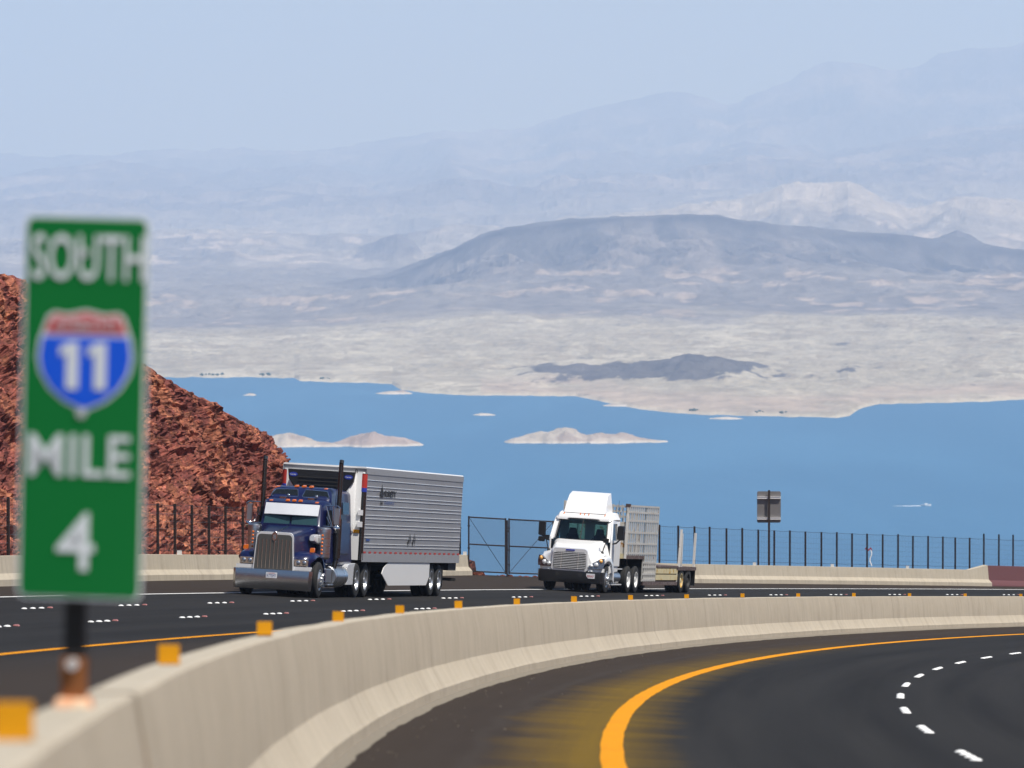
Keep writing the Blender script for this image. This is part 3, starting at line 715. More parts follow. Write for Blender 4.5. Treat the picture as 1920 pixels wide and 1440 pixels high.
midr = pl([(-420, 345), (0, 335), (200, 325), (420, 330), (560, 318), (700, 330), (845, 300), (960, 318), (1080, 288), (1250, 300), (1400, 262), (1550, 280), (1700, 258), (1920, 240), (2340, 240)])
sm_ = lambda x, a, b: np.clip((x - a) / (b - a), 0, 1)**2 * (3 - 2 * np.clip((x - a) / (b - a), 0, 1))
Dr = np.concatenate([np.geomspace(5150, 9400, 210), np.geomspace(9430, 14200, 190), np.geomspace(14280, 22000, 110), np.geomspace(22150, 42500, 170)])
def zy(y, D): return -(y - HORIZON) / FPX * D
one = np.ones_like(TX)
mes = np.clip((TX - 560) / 250, 0, 1)                   # where the mesa stands
K = [(Ds - 420, LAKE_Z - 9 * one), (Ds, LAKE_Z * one), (Ds + 60, LAKE_Z + 2.5 * one), (Ds + 500, LAKE_Z + 6 * one), (7300 * one, -190 * one), (8300 * one, zy(pl([(-420, 640), (500, 634), (900, 612), (1900, 606)]), 8300)),
     (9300 * one, zy(pl([(-420, 608), (400, 604), (900, 572), (1900, 568)]), 9300)), (10500 * one, zy(pl([(-420, 568), (500, 566), (800, 538), (1000, 508), (1920, 512)]), 10500)), (11500 * one, zy(crest + 34 * mes + 8, 11500)), (11850 * one, zy(crest + 5 * mes, 11850)), (12000 * one, zy(crest, 12000)),
     (13200 * one, zy(crest, 12000) - 26 * mes - 4), (14300 * one, zy(crest, 12000) * .55 - 60 - 45 * mes), (15600 * one, zy(bad + 38, 15600)), (17000 * one, zy(bad, 17000)), (18800 * one, zy(bad + 12, 17000) - 40),
     (22000 * one, zy(pl([(-420, 402), (600, 396), (1100, 372), (1920, 350)]), 22000)), (27000 * one, zy(midr + 28, 27000)), (29500 * one, zy(midr, 29500)), (32000 * one, zy(midr + 6, 31000)), (35500 * one, zy(far * .62 + midr * .38, 35500)), (38500 * one, zy(far, 38500)), (42500 * one, zy(far, 38500) - 700)]
KD = np.maximum.accumulate(np.stack([k[0] for k in K], 1), 1); KZ = np.stack([k[1] for k in K], 1)
ZG = np.stack([np.interp(Dr, KD[i], KZ[i]) for i in range(len(TX))], 1)      # rows = distance
TXg = TX[None, :] + 0 * ZG; DG = Dr[:, None] + 0 * ZG
XG = (TXg - 960) / FPX * DG
inl = np.clip((DG - Ds[None, :]) / 700, 0, 1)
ampn = np.interp(Dr, [5000, 6500, 9000, 10500, 12000, 14000, 17000, 22000, 29000, 38500, 42500], [3.0, 4.5, 7, 22, 16, 24, 42, 60, 120, 130, 120])[:, None]
rid = (ridged(XG / 420, DG / 900, 5, 80, .55) - .62) * 1.6 + .7 * fbm(XG / 900, DG / 1700, 5, 90)
farm = np.clip((DG - 24000) / 6000, 0, 1)
rid = rid * (1 - farm) + farm * ((ridged(XG / 1500, DG / 2600, 6, 83, .55) - .62) * 1.7 + .5 * fbm(XG / 2600, DG / 3000, 4, 93))
crestmask = 1 - .75 * np.exp(-((DG - 11950) / 260)**2) * mes[None, :] - .55 * np.exp(-((DG - 38500) / 1500)**2) - .4 * np.exp(-((DG - 17000) / 500)**2)
ZG = ZG + ampn * rid * crestmask * (.06 + .94 * inl)
# gullies down the mesa flank
fl_ = np.exp(-((DG - 11100) / 520)**2) * mes[None, :]
gul = ridged(XG / 120 + .5 * fbm(XG / 260, DG / 500, 2, 5), DG / 1300 + XG / 700, 5, 88, .55)
ZG = ZG + 46 * fl_ * (gul - .65)
# low dark hills close to the shore
def mound(c, D0, w, h):
    prof_ = np.interp(TX, *np.array(c, float).T)
    return prof_[None, :] * h * np.clip(1 - np.abs(DG - D0) / w, 0, 1)**.8
dk = mound([(950, 0), (1000, .30), (1080, .45), (1180, .42), (1240, .62), (1280, .95), (1320, 1), (1360, .78), (1400, .45), (1430, .15), (1470, .12), (1540, .10), (1575, .12), (1590, .26), (1605, .22), (1625, 0)], 6450, 420, 19)
dk2 = mound([(640, 0), (680, .35), (720, .9), (745, 1), (775, .7), (795, 0)], 15200, 700, 46) + mound([(1730, 0), (1770, .8), (1795, 1), (1830, .5), (1860, 0)], 12500, 500, 30) + mound([(380, 0), (410, .5), (440, .6), (470, 0)], 14900, 500, 20)
ZG = ZG + dk * (1 + .5 * fbm(XG / 40, DG / 120, 5, 55)) + dk2 * (1 + .4 * fbm(XG / 90, DG / 250, 4, 56))
ZG = ZG + inl * (1 - sm_(DG, 8500, 9500)) * 4.0 * fbm(XG / 26, DG / 75, 4, 57)
ZG = ZG + sm_(DG, 8800, 9800) * (1 - sm_(DG, 13500, 14500)) * (7 * fbm(XG / 55, DG / 140, 5, 58) + 10 * (ridged(XG / 95, DG / 420, 4, 59) - .65)) * crestmask
ZG = ZG + sm_(DG, 14000, 15500) * (1 - sm_(DG, 18500, 21000)) * 34 * (ridged(XG / 210, DG / 520, 5, 60, .6) - .65)
ZG = ZG + farm * (75 * (ridged(XG / 620, DG / 900, 5, 61, .6) - .65) + 16 * fbm(XG / 160, DG / 500, 4, 62))
# rock colours, plus painted shading on the mesa gullies
BX = (TXg - 960) / FPX * 7500; BD = 7500 * np.log(DG / 7500)          # bearing and log-distance, so that patches keep their apparent size
wx = 14 * fbm(BX / 60, BD / 300, 3, 160); BX = BX + wx
n1 = fbm(BX / 90, BD / 520, 6, 100, .6); n2 = fbm(BX / 22, BD / 150, 6, 110, .62); n3 = fbm(BX / 200, BD / 520, 6, 120, .6); n4 = fbm(BX / 55, BD / 130, 6, 130, .6)
def C(c): return np.array(c, float)
def lay(A, m, c): return A * (1 - m[..., None]) + C(c) * m[..., None]
sm = lambda x, a, b: np.clip((x - a) / (b - a), 0, 1)**2 * (3 - 2 * np.clip((x - a) / (b - a), 0, 1))
A = np.zeros(ZG.shape + (3,)) + C((.345, .308, .26))
A = lay(A, sm(n1, -.1, .35), (.43, .39, .335))
A = lay(A, .85 * sm(n4, .05, .30), (.29, .25, .205))
A = lay(A, .80 * sm(n2, .10, .32), (.24, .215, .18))
A = lay(A, .7 * sm(-n2, .18, .40), (.52, .475, .41))
beach = (1 - sm(DG - Ds[None, :], 250, 620)); A = lay(A, .55 * beach * sm(n3, -.3, .1) * (TXg > 900), (.40, .315, .27))
A = lay(A, .6 * (1 - sm(DG - Ds[None, :], 15, 55)), (.47, .43, .37))
back_ = sm(DG + 700 * n3 + 300 * n1 + (TXg < 900) * 0, 8300, 9100)
A = lay(A, back_ * (.88 - .12 * sm(TXg, 900, 500)), (.150, .138, .135))
A = lay(A, back_ * .70 * sm(n4 + .25 * n3, .16, .34) * (DG < 11000), (.40, .325, .26))
A = lay(A, back_ * .5 * sm(n1, .1, .4), (.23, .21, .19))
A = lay(A, .9 * sm(DG, 10400, 10900) * (1 - sm(DG, 12800, 14200)) * mes[None, :], (.105, .098, .10))
A = lay(A, .75 * np.clip(fl_ * 1.4, 0, 1) * sm(gul + .12 * n2, .66, .84), (.22, .195, .18))  # ridges lighter than gullies: relief shading painted into the albedo
A = lay(A, .8 * np.exp(-((DG - 11830 - 60 * n1) / 90)**2) * mes[None, :] * sm(n3, -.35, .1), (.055, .05, .055))
A = lay(A, sm(DG, 13800, 14600), (.27, .245, .22))
A = lay(A, .75 * sm(DG, 13800, 14600) * sm(n3, .05, .35), (.17, .155, .15))
A = lay(A, .8 * sm(DG, 13500, 14600) * (1 - sm(DG, 19000, 21000)) * sm(n4, .20, .36), (.42, .36, .31))
A = lay(A, .85 * sm(DG, 15300, 16000) * (1 - sm(DG, 17600, 18500)) * sm(TXg, 1080, 1240), (.38, .335, .28))
A = lay(A, sm(DG, 20500, 23500), (.14, .12, .115))
A = lay(A, .8 * sm(DG, 20500, 23500) * sm(n3 + .5 * n4, .0, .35), (.27, .23, .205))
A = lay(A, .92 * sm(dk + 5 * n2 + 3 * n4, 3.0, 4.6), (.085, .078, .082))
A = lay(A, .8 * sm(dk2 + 12 * n2, 8, 14), (.12, .11, .115))
A = np.clip(A * (1 + .45 * n2[..., None]), .02, .8); A[..., 2] *= 1 - .09 * (1 - back_)
P = np.stack([XG, DG, ZG], -1)
cuts = [(0, 211, 'lake_shore'), (210, 401, 'mesa_hills'), (400, 511, 'badland_hills'), (510, 680, 'mountain_range')]
for a, b, nm in cuts:
    q = P[a:b].reshape(-1, 3); o = np_mesh(nm, q, grid_faces(b - a, len(TX)), M['land'], None, False, None, A[a:b].reshape(-1, 3)); tag(o, kind='structure')

# islands
def island(x0, x1, peaks, ybase, depth, label, tint=(.40, .355, .30), seed=0):
    D0 = FPX * -LAKE_Z / (ybase - HORIZON); px = np.linspace(x0 - 6, x1 + 6, 170); dd = np.linspace(-1, 1, 50)
    prof_ = np.interp(px, *np.array(peaks, float).T); Pp, Dd = np.meshgrid(px, dd, indexing='ij')
    half = depth * (np.clip(prof_, 0, None) / max(p[1] for p in peaks))**.5
    hgt = prof_[:, None] / FPX * D0
    cen = depth * .35 * fbm(px / 40, px * 0, 3, seed)
    Y = D0 + cen[:, None] + Dd * (half[:, None] + 6); X = (Pp - 960) / FPX * D0
    Z = hgt * np.clip(1 - np.abs(Dd)**1.6, 0, 1) * (1 + .5 * fbm(X / 16, Y / 26, 4, seed + 3)) + .8 * fbm(X / 8, Y / 12, 4, seed + 5) * (prof_[:, None] > 0) - 1.2 * (np.abs(Dd) > .97) - 1.0 * (prof_[:, None] <= 0)
    Q_ = np.stack([X, Y, np.maximum(Z, -2.5)], -1); n = fbm(X / 25, Y / 40, 4, seed + 9)
    Ai = np.zeros(X.shape + (3,)) + C(tint); Ai = lay(Ai, .7 * sm(n, 0, .4), (.27, .215, .185)); Ai = lay(Ai, .8 * (1 - sm(Z, .8, 2.2)), (.48, .445, .39))
    c0 = np.array([(x0 + x1) / 2, 0]); org = np.array([(c0[0] - 960) / FPX * D0, D0, LAKE_Z])
    Q_[..., 0] -= org[0]; Q_[..., 1] -= org[1]
    o = np_mesh('island', Q_.reshape(-1, 3), grid_faces(170, 50)[:, ::-1], M['land'], None, False, None, Ai.reshape(-1, 3)); o.location = org; tag(o, label, 'island'); return o
island(470, 650, [(470, 0), (490, 18), (540, 22), (565, 14), (600, 7), (640, 3), (650, 0)], 835, 45, 'pale stony island half hidden by the red rock slope', seed=200)
island(610, 795, [(610, 0), (640, 8), (680, 19), (705, 21), (730, 14), (760, 11), (785, 4), (795, 0)], 834, 40, 'pale pinkish island with a low double hump beside the rock slope', (.37, .30, .26), seed=210)
island(944, 1254, [(944, 0), (965, 9), (990, 14), (1030, 21), (1060, 23), (1080, 20), (1100, 13), (1130, 17), (1160, 14), (1200, 8), (1254, 0)], 828, 42, 'long low sandy island standing alone in the lake', seed=220)
island(887, 930, [(887, 0), (900, 3), (915, 3), (930, 0)], 778, 14, 'tiny sandbar in open water above the long low island', seed=230)
island(455, 482, [(455, 0), (465, 3), (475, 3), (482, 0)], 741, 12, 'tiny sandbar in open water right of the green sign', seed=240)
island(704, 775, [(704, 0), (730, 4), (755, 5), (775, 0)], 738, 20, 'thin pale sand spit off the point of the far shore', seed=250)
island(1128, 1190, [(1128, 0), (1150, 3), (1170, 3), (1190, 0)], 761, 16, 'flat narrow sandbar just off the far shore', seed=260)
island(1330, 1395, [(1330, 0), (1350, 3), (1380, 3), (1395, 0)], 785, 14, 'flat narrow sandbar off the tip of the long spit', seed=270)
# green clumps at the water's edge
M['scrub'] = flat('shore_scrub', (.045, .075, .05), .9, 0, 0, .3, .05)
for px, py, n, w in ((395, 700, 9, 40), (497, 703, 5, 18), (1297, 767, 5, 12), (1424, 762, 4, 8), (1465, 763, 4, 10), (610, 706, 4, 16)):
    D0 = np.interp(px, TX, Ds) + 45; mb = MB()
    i = int(np.argmin(abs(TX - px))); zz = float(np.interp(D0, Dr, ZG[:, i]))
    for k in range(n):
        x = (k / max(1, n - 1) - .5) * w / FPX * D0; x += random.uniform(-2, 2); rr = random.uniform(.5, 1.5); mb.ball((x, random.uniform(-14, 14), rr * .5), rr * 1.7, rr, rr, 5, 7)
    mb.v = [(x + random.uniform(-.4, .4), y, z + random.uniform(-.4, .4)) for x, y, z in mb.v]
    o = mb.build('shore_scrub', M['scrub'], smooth=0); o.location = ((px - 960) / FPX * D0, D0, zz); tag(o, 'dark green scrub along the far waterline', 'scrub', kind='stuff')
# motor boat with its wake
D0 = FPX * -LAKE_Z / (949 - HORIZON); r = empty('motor_boat', ((1738 - 960) / FPX * D0, D0, LAKE_Z)); tag(r, 'small white motor boat crossing the open lake', 'boat')
def hull(x): return max(0.05, 1.1 * (1 - max(0, (x + 1) / 4.2))**.6)
MB().loft([[(x, -hull(x) * .6, -.2), (x, hull(x) * .6, -.2), (x, hull(x), .9 + .12 * max(0, x)), (x, -hull(x), .9 + .12 * max(0, x))] for x in (-3.6, -2, -.5, 1, 2.2, 3.1)]).build('hull', M['white'], r)
MB().loft([rsec(-1.2, .9, 1.7, .8, .7, .1), rsec(.6, .9, 1.5, .7, .5, .1)]).build('cabin', M['white'], r); MB().slab([(.66, -.5, .98), (.66, .5, .98), (.5, .4, 1.45), (.5, -.4, 1.45)], .02).build('windscreen', M['glassdark'], r)
mb = MB()
for k in range(26):
    x = -3.4 - k * .75; mb.ball((x, random.uniform(-1, 1) * (.6 + k * .05), -.02), .8, .6, .32 * (1 - k / 28), 4, 7)
mb.build('wake', flat('white_foam', (.80, .82, .84), .9), r)
r.rotation_euler.z = R(4)

# ------------------------------------------------------------------ mile sign on the median barrier
def mile_sign():
    s = -8.75; B = Vector(top(s, 0, .012)); D = B.y
    r = empty('mile_sign', B); tag(r, 'tall green mile marker sign reading SOUTH 11 MILE 4 on the median barrier', 'sign')
    k = D / FPX                                          # metres per photo pixel here
    ctr = pixel(156, 765, D - .075)
    hw, hh_ = 117.5 * k, 358 * k
    lean = R(1.45)
    X = Vector((math.cos(lean), .0, -math.sin(lean))); Z = Vector((math.sin(lean), 0, math.cos(lean)))
    yaw = R(-6); X = Matrix.Rotation(yaw, 3, 'Z') @ X; Y = Z.cross(X)     # Y points away from camera
    def P(x, y, z): return ctr - B + X * x + Y * y + Z * z
    def rr(w, h, rad, y0, y1, n=6):
        pts = []
        for cx, cz, a0 in ((w - rad, h - rad, 0), (-(w - rad), h - rad, 90), (-(w - rad), -(h - rad), 180), (w - rad, -(h - rad), 270)):
            for i in range(n + 1):
                a = R(a0 + 90 * i / n); pts.append((cx + rad * math.cos(a), cz + rad * math.sin(a)))
        return [[P(a, y0, b) for a, b in pts], [P(a, y1, b) for a, b in pts]]
    MB().loft(rr(hw, hh_, .028, .0, .004)).build('panel', M['signwhite'], r)
    MB().loft(rr(hw - .009, hh_ - .009, .022, -.0022, .002)).build('face', M['green'], r)
    def T(txt, px, py, w, h, bold=.006, mat='signwhite', y=-.0045):
        c = P((px - 156) * k, y, -(py - 765) * k); return text_part(txt, M[mat], r, basis(c, X, Z, -Y), w * k, h * k, bold=bold)
    T('SOUTH', 160, 484, 214, 86); T('MILE', 151, 854, 192, 78); T('4', 147, 1015, 72, 108)
    # interstate shield
    def shield(sc, y, mat, z_hi=None, z_lo=None, nm='shield'):
        pts = []
        up_ = [(-72, 84), (-60, 92), (-36, 88), (0, 96), (36, 88), (60, 92), (72, 84)]
        side = [(88, 40), (92, 8), (86, -22), (68, -52), (40, -76), (14, -88), (0, -93)]
        poly = up_ + side + [(-a, b) for a, b in reversed(side[:-1])]
        poly = [(a * sc, b * sc) for a, b in poly]
        def clip(poly, f):
            out = []
            for (a, b) in zip(poly, poly[1:] + poly[:1]):
                fa, fb = f(a), f(b)
                if fa >= 0: out.append(a)
                if (fa >= 0) != (fb >= 0): t = fa / (fa - fb); out.append((a[0] + (b[0] - a[0]) * t, a[1] + (b[1] - a[1]) * t))
            return out
        if z_hi is not None: poly = clip(poly, lambda p: z_hi - p[1])
        if z_lo is not None: poly = clip(poly, lambda p: p[1] - z_lo)
        q = [(a * k + (158 - 156) * k, (b + 765 - 678) * k) for a, b in poly]
        MB().loft([[P(a, y + .002, b) for a, b in q], [P(a, y, b) for a, b in q]]).build(nm, M[mat], r, 0)
    shield(1.0, -.0040, 'signwhite', nm='shield_border'); shield(.94, -.0058, 'shieldred', None, 53, 'shield_top'); shield(.94, -.0058, 'shieldblue', 46, None, 'shield_body')
    for cx in (134, 187):
        q = [(a + cx - 156, b + 765 - 686) for a, b in ((11, -44), (11, 44), (-5, 44), (-24, 34), (-24, 17), (-11, 23), (-11, -44))]
        MB().loft([[P(a * k, -.0062, b * k) for a, b in q], [P(a * k, -.0082, b * k) for a, b in q]]).build('numeral', M['signwhite'], r, 0)
    T('INTERSTATE', 160, 608, 116, 15, .01, y=-.008)
    MB().cyl(P(-3 * k, -.008, (765 - 775) * k), P(-3 * k, .02, (765 - 775) * k), 9 * k, n=12).build('bolt', M['alu'], r)
    MB().cyl(P(-3 * k, -.008, (765 - 474) * k), P(-3 * k, .02, (765 - 474) * k), 8 * k, n=12).build('bolt', M['alu'], r)
    # post: steel tube from the sign's back down into a rusty sleeve on the barrier
    b0 = Vector((0, .0, .0)); pt = P(-6 * k, .055, .5); pb = b0 + Vector((.004, .0, .17))
    dirv = (pt - pb).normalized()
    def sq(a, b, w, nm, mat, be=.003):
        ax = X * w; ay = Y * w * .8
        MB().loft([[a - ax - ay, a + ax - ay, a + ax + ay, a - ax + ay], [b - ax - ay, b + ax - ay, b + ax + ay, b - ax + ay]]).build(nm, M[mat], r, 0, be)
    sq(pb - dirv * .12, pt, 19 * k, 'post', 'frame'); sq(b0 - Z * .01, b0 + dirv * .165, 23 * k, 'post_sleeve', 'rustbrown')
    MB().cyl(b0 + dirv * .145 - Y * .055, b0 + dirv * .145 + Y * .055, 11 * k, n=12).build('sleeve_bolt', M['alu'], r)
    MB().loft([[b0 + X * a * .06 + Y * c * .07 - Z * .02 for a, c in ((-1, -1), (1, -1), (1, 1), (-1, 1))], [b0 + X * a * .050 + Y * c * .06 + Z * .036 for a, c in ((-1, -1), (1, -1), (1, 1), (-1, 1))]]).build('base_plate', M['orangebase'], r, 0, .008)
    return r
mile_sign()

# ------------------------------------------------------------------ trucks: x forward, y to the driver's left, z up
def place(o, s_front, s_rear, v, dz=0.0):
    A = Vector(left(s_front, v, dz)); B = Vector(left(s_rear, v, dz)); F = (A - B).normalized()
    H = float(heading((s_front + s_rear) / 2)); b = float(bankL(s_front)); L_ = Vector((math.cos(H), -math.sin(H), -b)).normalized()
    L_ = (L_ - F * L_.dot(F)).normalized(); U = F.cross(L_)
    o.matrix_world = basis(A, F, L_, U); return o
wcache = {}
def wheel(parent, x, y, side, r=.51, w=.28, rimmat='rim', dish=True, spikes=False):
    key = (side, r, w, rimmat, dish)
    if key not in wcache:
        ri = r * .57; s_ = side
        t = MB().lathe([(ri, -w/2), (r * .9, -w/2), (r * .97, -w/2 + .02), (r, -w/2 + .05), (r, -.05), (r - .018, -.045), (r - .018, -.03), (r, -.025), (r, .025), (r - .018, .03), (r - .018, .045), (r, .05), (r, w/2 - .05), (r * .97, w/2 - .02), (r * .9, w/2), (ri, w/2), (ri, -w/2)], (0, 0, 0), 40)
        if dish: pr = [(ri + .012, .5), (ri - .012, .505), (ri - .03, .42), (ri - .045, .05), (.17, -.02), (.165, .15), (.11, .2), (.10, .42), (.001, .44)]
        else: pr = [(ri + .012, .5), (ri - .012, .505), (ri - .035, .40), (.20, .62), (.165, .64), (.16, .55), (.12, .56), (.10, .80), (.001, .82)]
        rim = MB().lathe([(a, b * w * s_) for a, b in pr], (0, 0, 0), 32)
        for i in range(10):
            a = 2 * math.pi * i / 10; zz = .60 if not dish else .02
            rim.cyl((.185 * math.cos(a), zz * w * s_ - .02 * s_, .185 * math.sin(a)), (.185 * math.cos(a), zz * w * s_ + .05 * s_, .185 * math.sin(a)), .019, n=6)
        wcache[key] = (t.mesh('wheel', M['rubber']), rim.mesh('rim', M[rimmat]))
    t, rm = wcache[key]
    o = link_mesh('wheel', t, parent); o.location = (x, y, r); rr = link_mesh('rim', rm, o)
    if spikes:
        mb = MB()
        for i in range(10):
            a = 2 * math.pi * i / 10 + .2; c = (.185 * math.cos(a), 0, .185 * math.sin(a)); mb.cyl((c[0], side * .14, c[2]), (c[0], side * .30, c[2]), .022, .008, 8)
        mb.build('lug_spikes', M['chrome'], o)
    return o
def axle(parent, x, y=.95, r=.51, rimmat='rim', dual=True):
    for s_ in (1, -1):
        wheel(parent, x, s_ * (y + .13), s_, r, .27, rimmat, True)
        if dual: wheel(parent, x, s_ * (y - .19), s_, r, .27, rimmat, True)
    MB().cyl((x, -y, r), (x, y, r), .09, n=10).ball((x, 0, r), .2, .22, .2).build('axle', M['frame'], parent)
def marker_lights(parent, pts, mat='amber', nm='marker_light'):
    for p in pts: MB().loft([rsec(p[0] - .07, p[2] - .015, p[2] + .05, .06, .055, .012, 2), rsec(p[0] + .05, p[2] - .015, p[2] + .03, .055, .045, .012, 2)]).build(nm, M[mat], parent).location = (0, p[1], 0)

# ---- blue long-nose tractor
def blue_tractor():
    global XMAP
    XMAP = ((-7.3, -6.36, -5.08, -4.45, -2.86, -1.3, -1.05, .5, .93, 1.3), (-7.3, -6.36, -5.08, -4.5, -2.15, -.85, -.6, .72, 1.12, 1.32)); FULL = XMAP
    r = empty('tractor_truck'); tag(r, 'dark blue long-nosed tractor truck with chrome grille and twin exhaust stacks', 'truck')
    XMAP = None
    # bumper with folded ends
    MB().loft([[(1.20 - .00 * abs(t) - (.10 if abs(t) > .95 else 0), t * 1.14, .20), (1.25 - (.10 if abs(t) > .95 else 0), t * 1.15, .48), (1.20 - (.10 if abs(t) > .95 else 0), t * 1.16, .76), (1.12 - (.10 if abs(t) > .95 else 0), t * 1.14, .77), (1.12 - (.10 if abs(t) > .95 else 0), t * 1.12, .19)] for t in (-1, -.93, -.6, -.2, .2, .6, .93, 1)]).build('bumper', M['bumper'], r)
    for y in (-.75, -.3, .35, .55, .95): MB().ball((1.24, y, .56), .015, .018, .018, 4, 8).build('bumper_bolt', M['chrome'], r)
    p = MB().box(1.235, 1.25, -.17, .15, .52, .68).build('license_plate', M['platewhite'], r, 0)
    Mx = lambda x, y, z: basis((x, y, z), (0, 1, 0), (0, 0, 1), (1, 0, 0))
    text_part('R775M7', M['inkblue'], p, Mx(1.2515, -.01, .585), .27, .085); text_part('CALIFORNIA', M['inkred'], p, Mx(1.2515, -.01, .655), .2, .028)
    XMAP = FULL
    # grille
    g = MB().loft([rsec(.84, .72, 1.84, .60, .54, .13, 5, .05), rsec(.93, .72, 1.83, .60, .54, .13, 5, .05)]).build('grille_surround', M['visor'], r)
    MB().loft([rsec(.925, .75, 1.77, .565, .51, .11, 5, .03), rsec(.942, .75, 1.77, .565, .51, .11, 5, .03)]).build('grille_mesh', M['grillemesh'], g)
    for k in range(9):
        y = (k - 4) * .115; MB().box(.94, .962, y - .008, y + .008, .79, 1.66 - abs(k - 4) * .012).build('grille_bar', M['chrome'], g, 0)
    MB().prism([(-.07, 1.62), (0, 1.57), (.07, 1.62), (.075, 1.80), (0, 1.87), (-.075, 1.80)], .93, .985, 'x').build('emblem', M['chrome'], g, bevel=.008)
    MB().prism([(-.04, 1.66), (0, 1.63), (.04, 1.66), (.04, 1.76), (-.04, 1.76)], .98, .99, 'x').build('emblem_inlay', M['polish'], g)
    # hood: tapers forward, rises to the cowl
    MB().loft([rsec(.86, .80, 1.80, .56, .51, .12, 5), rsec(.2, .85, 1.88, .64, .55, .14, 5), rsec(-.6, .95, 1.96, .74, .62, .16, 5), rsec(-1.35, 1.0, 2.04, .86, .78, .16, 5)]).build('hood', M['blue'], r)
    MB().prism([(.84, 1.80), (.3, 1.875), (-.5, 1.952), (-1.3, 2.035), (-1.3, 2.05), (-.5, 1.97), (.3, 1.895), (.84, 1.825)], -.02, .02).build('hood_strip', M['chrome'], r)
    for s_ in (1, -1):
        # fender: arch over the steer wheel
        pts = []
        for k in range(13):
            a = R(-8 + 190 * k / 12); pts.append((.62 * math.cos(a) + .0, .62 * math.sin(a) * .98 + .52))
        outer = [(1.02, .80), (1.05, .92), (1.0, 1.10), (.86, 1.22), (.55, 1.29), (.1, 1.31), (-.3, 1.26), (-.62, 1.12), (-.85, .85), (-.95, .5)]
        inner = [(.78, .72), (.76, .86), (.70, 1.0), (.58, 1.11), (.36, 1.18), (.05, 1.2), (-.25, 1.16), (-.5, 1.04), (-.70, .80), (-.80, .5)]
        secs = []
        for (ox, oz), (ix, iz) in zip(outer, inner):
            y0, y1 = .50, 1.12; y1 = y1 - (.10 if ox > .95 else 0)
            secs.append([(ox - .03, s_ * y0, oz + .03), (ox, s_ * (y1 - .22), oz + .015), (ox - .04, s_ * (y1 - .07), oz - .03), (ox - .10, s_ * y1, oz - .13), (ix, s_ * y1, iz), (ix, s_ * y0, iz)])
        XMAP = None; MB().loft(secs).build('fender', M['blue'], r, 50)
        h = MB().loft([rsec(.98, .90, 1.09, .20, .20, .03, 3), rsec(1.075, .90, 1.08, .20, .19, .03, 3)]).build('headlight', M['black'], r); h.location.y = s_ * .80
        MB().loft([rsec(1.06, .895, 1.095, .205, .205, .03, 3), rsec(1.08, .905, 1.085, .195, .195, .03, 3)]).build('bezel', M['chrome'], h)
        for q in (-.09, .09): MB().lathe([(.001, .012), (.055, .006), (.07, -.005)], (1.084, q, .99), 14, 'x')  .build('lens', M['polish'], h)
        MB().loft([rsec(1.00, .775, .885, .26, .27, .02, 2), rsec(1.07, .775, .885, .26, .26, .02, 2)]).build('fender_guard', M['visor'], r).location.y = s_ * .84
        MB().loft([rsec(.42, 1.31, 1.44, .07, .065, .015, 2), rsec(.50, 1.31, 1.43, .07, .06, .015, 2)]).build('turn_signal', M['amber'], r).location.y = s_ * .98
        XMAP = FULL
        # air cleaner with its column of lamps
        ac = MB().cyl((-1.25, s_ * 1.03, 1.18), (-1.25, s_ * 1.03, 1.90), .195, n=28).cyl((-1.25, s_ * 1.03, 1.90), (-1.25, s_ * 1.03, 2.0), .205, .20, n=28).ball((-1.25, s_ * 1.03, 2.0), .2, .2, .06, 6, 28).cyl((-1.25, s_ * 1.03, 1.12), (-1.25, s_ * 1.03, 1.18), .16, .195, n=28).build('air_cleaner', M['polish'], r)
        for z in (1.28, 1.5, 1.72): MB().cyl((-1.25, s_ * 1.03, z), (-1.25, s_ * 1.03, z + .02), .199, n=28).build('band', M['chrome'], ac)
        MB().box(-1.06, -1.04, s_ * 1.03 - .045, s_ * 1.03 + .045, 1.22, 1.86).build('lamp_strip', M['polish'], ac, 0)
        for k in range(6): MB().lathe([(.001, .022), (.024, .014), (.034, -.004)], (-1.036, s_ * 1.03, 1.28 + k * .105), 12, 'x').build('amber_lamp', M['amber'], ac)
        MB().loft([rsec(-1.15, 1.55, 1.83, .10, .10, .03, 3), rsec(-.78, 1.60, 1.80, .085, .085, .03, 3), rsec(-.62, 1.64, 1.78, .07, .07, .03, 3)]).build('intake_horn', M['visor' if s_ > 0 else 'polish'], ac).location.y = s_ * .80
        # mirrors on tube brackets
        mr = MB().loft([rsec(-1.75, 2.14, 2.62, .075, .075, .02, 3), rsec(-1.66, 2.14, 2.62, .07, .07, .02, 3)]).build('mirror', M['polish'], r); mr.location.y = s_ * 1.30
        MB().ball((-1.68, 0, 2.02), .06, .11, .11, 8, 14).build('convex_mirror', M['chrome'], mr)
        o = MB(); y = lambda a: s_ * a
        o.tube([(-1.66, y(.98), 2.68), (-1.66, y(1.32), 2.68), (-1.66, y(1.40), 2.62), (-1.66, y(1.40), 2.12), (-1.66, y(1.32), 2.06), (-1.62, y(.92), 2.08)], .016).tube([(-1.62, y(1.18), 2.10), (-1.62, y(.98), 2.66)], .011).tube([(-1.62, y(1.0), 2.35), (-1.62, y(1.16), 2.08)], .010).tube([(-1.62, y(1.20), 2.08), (-1.62, y(1.20), 2.68)], .010)
        o.build('mirror_bracket', M['chrome'], r)
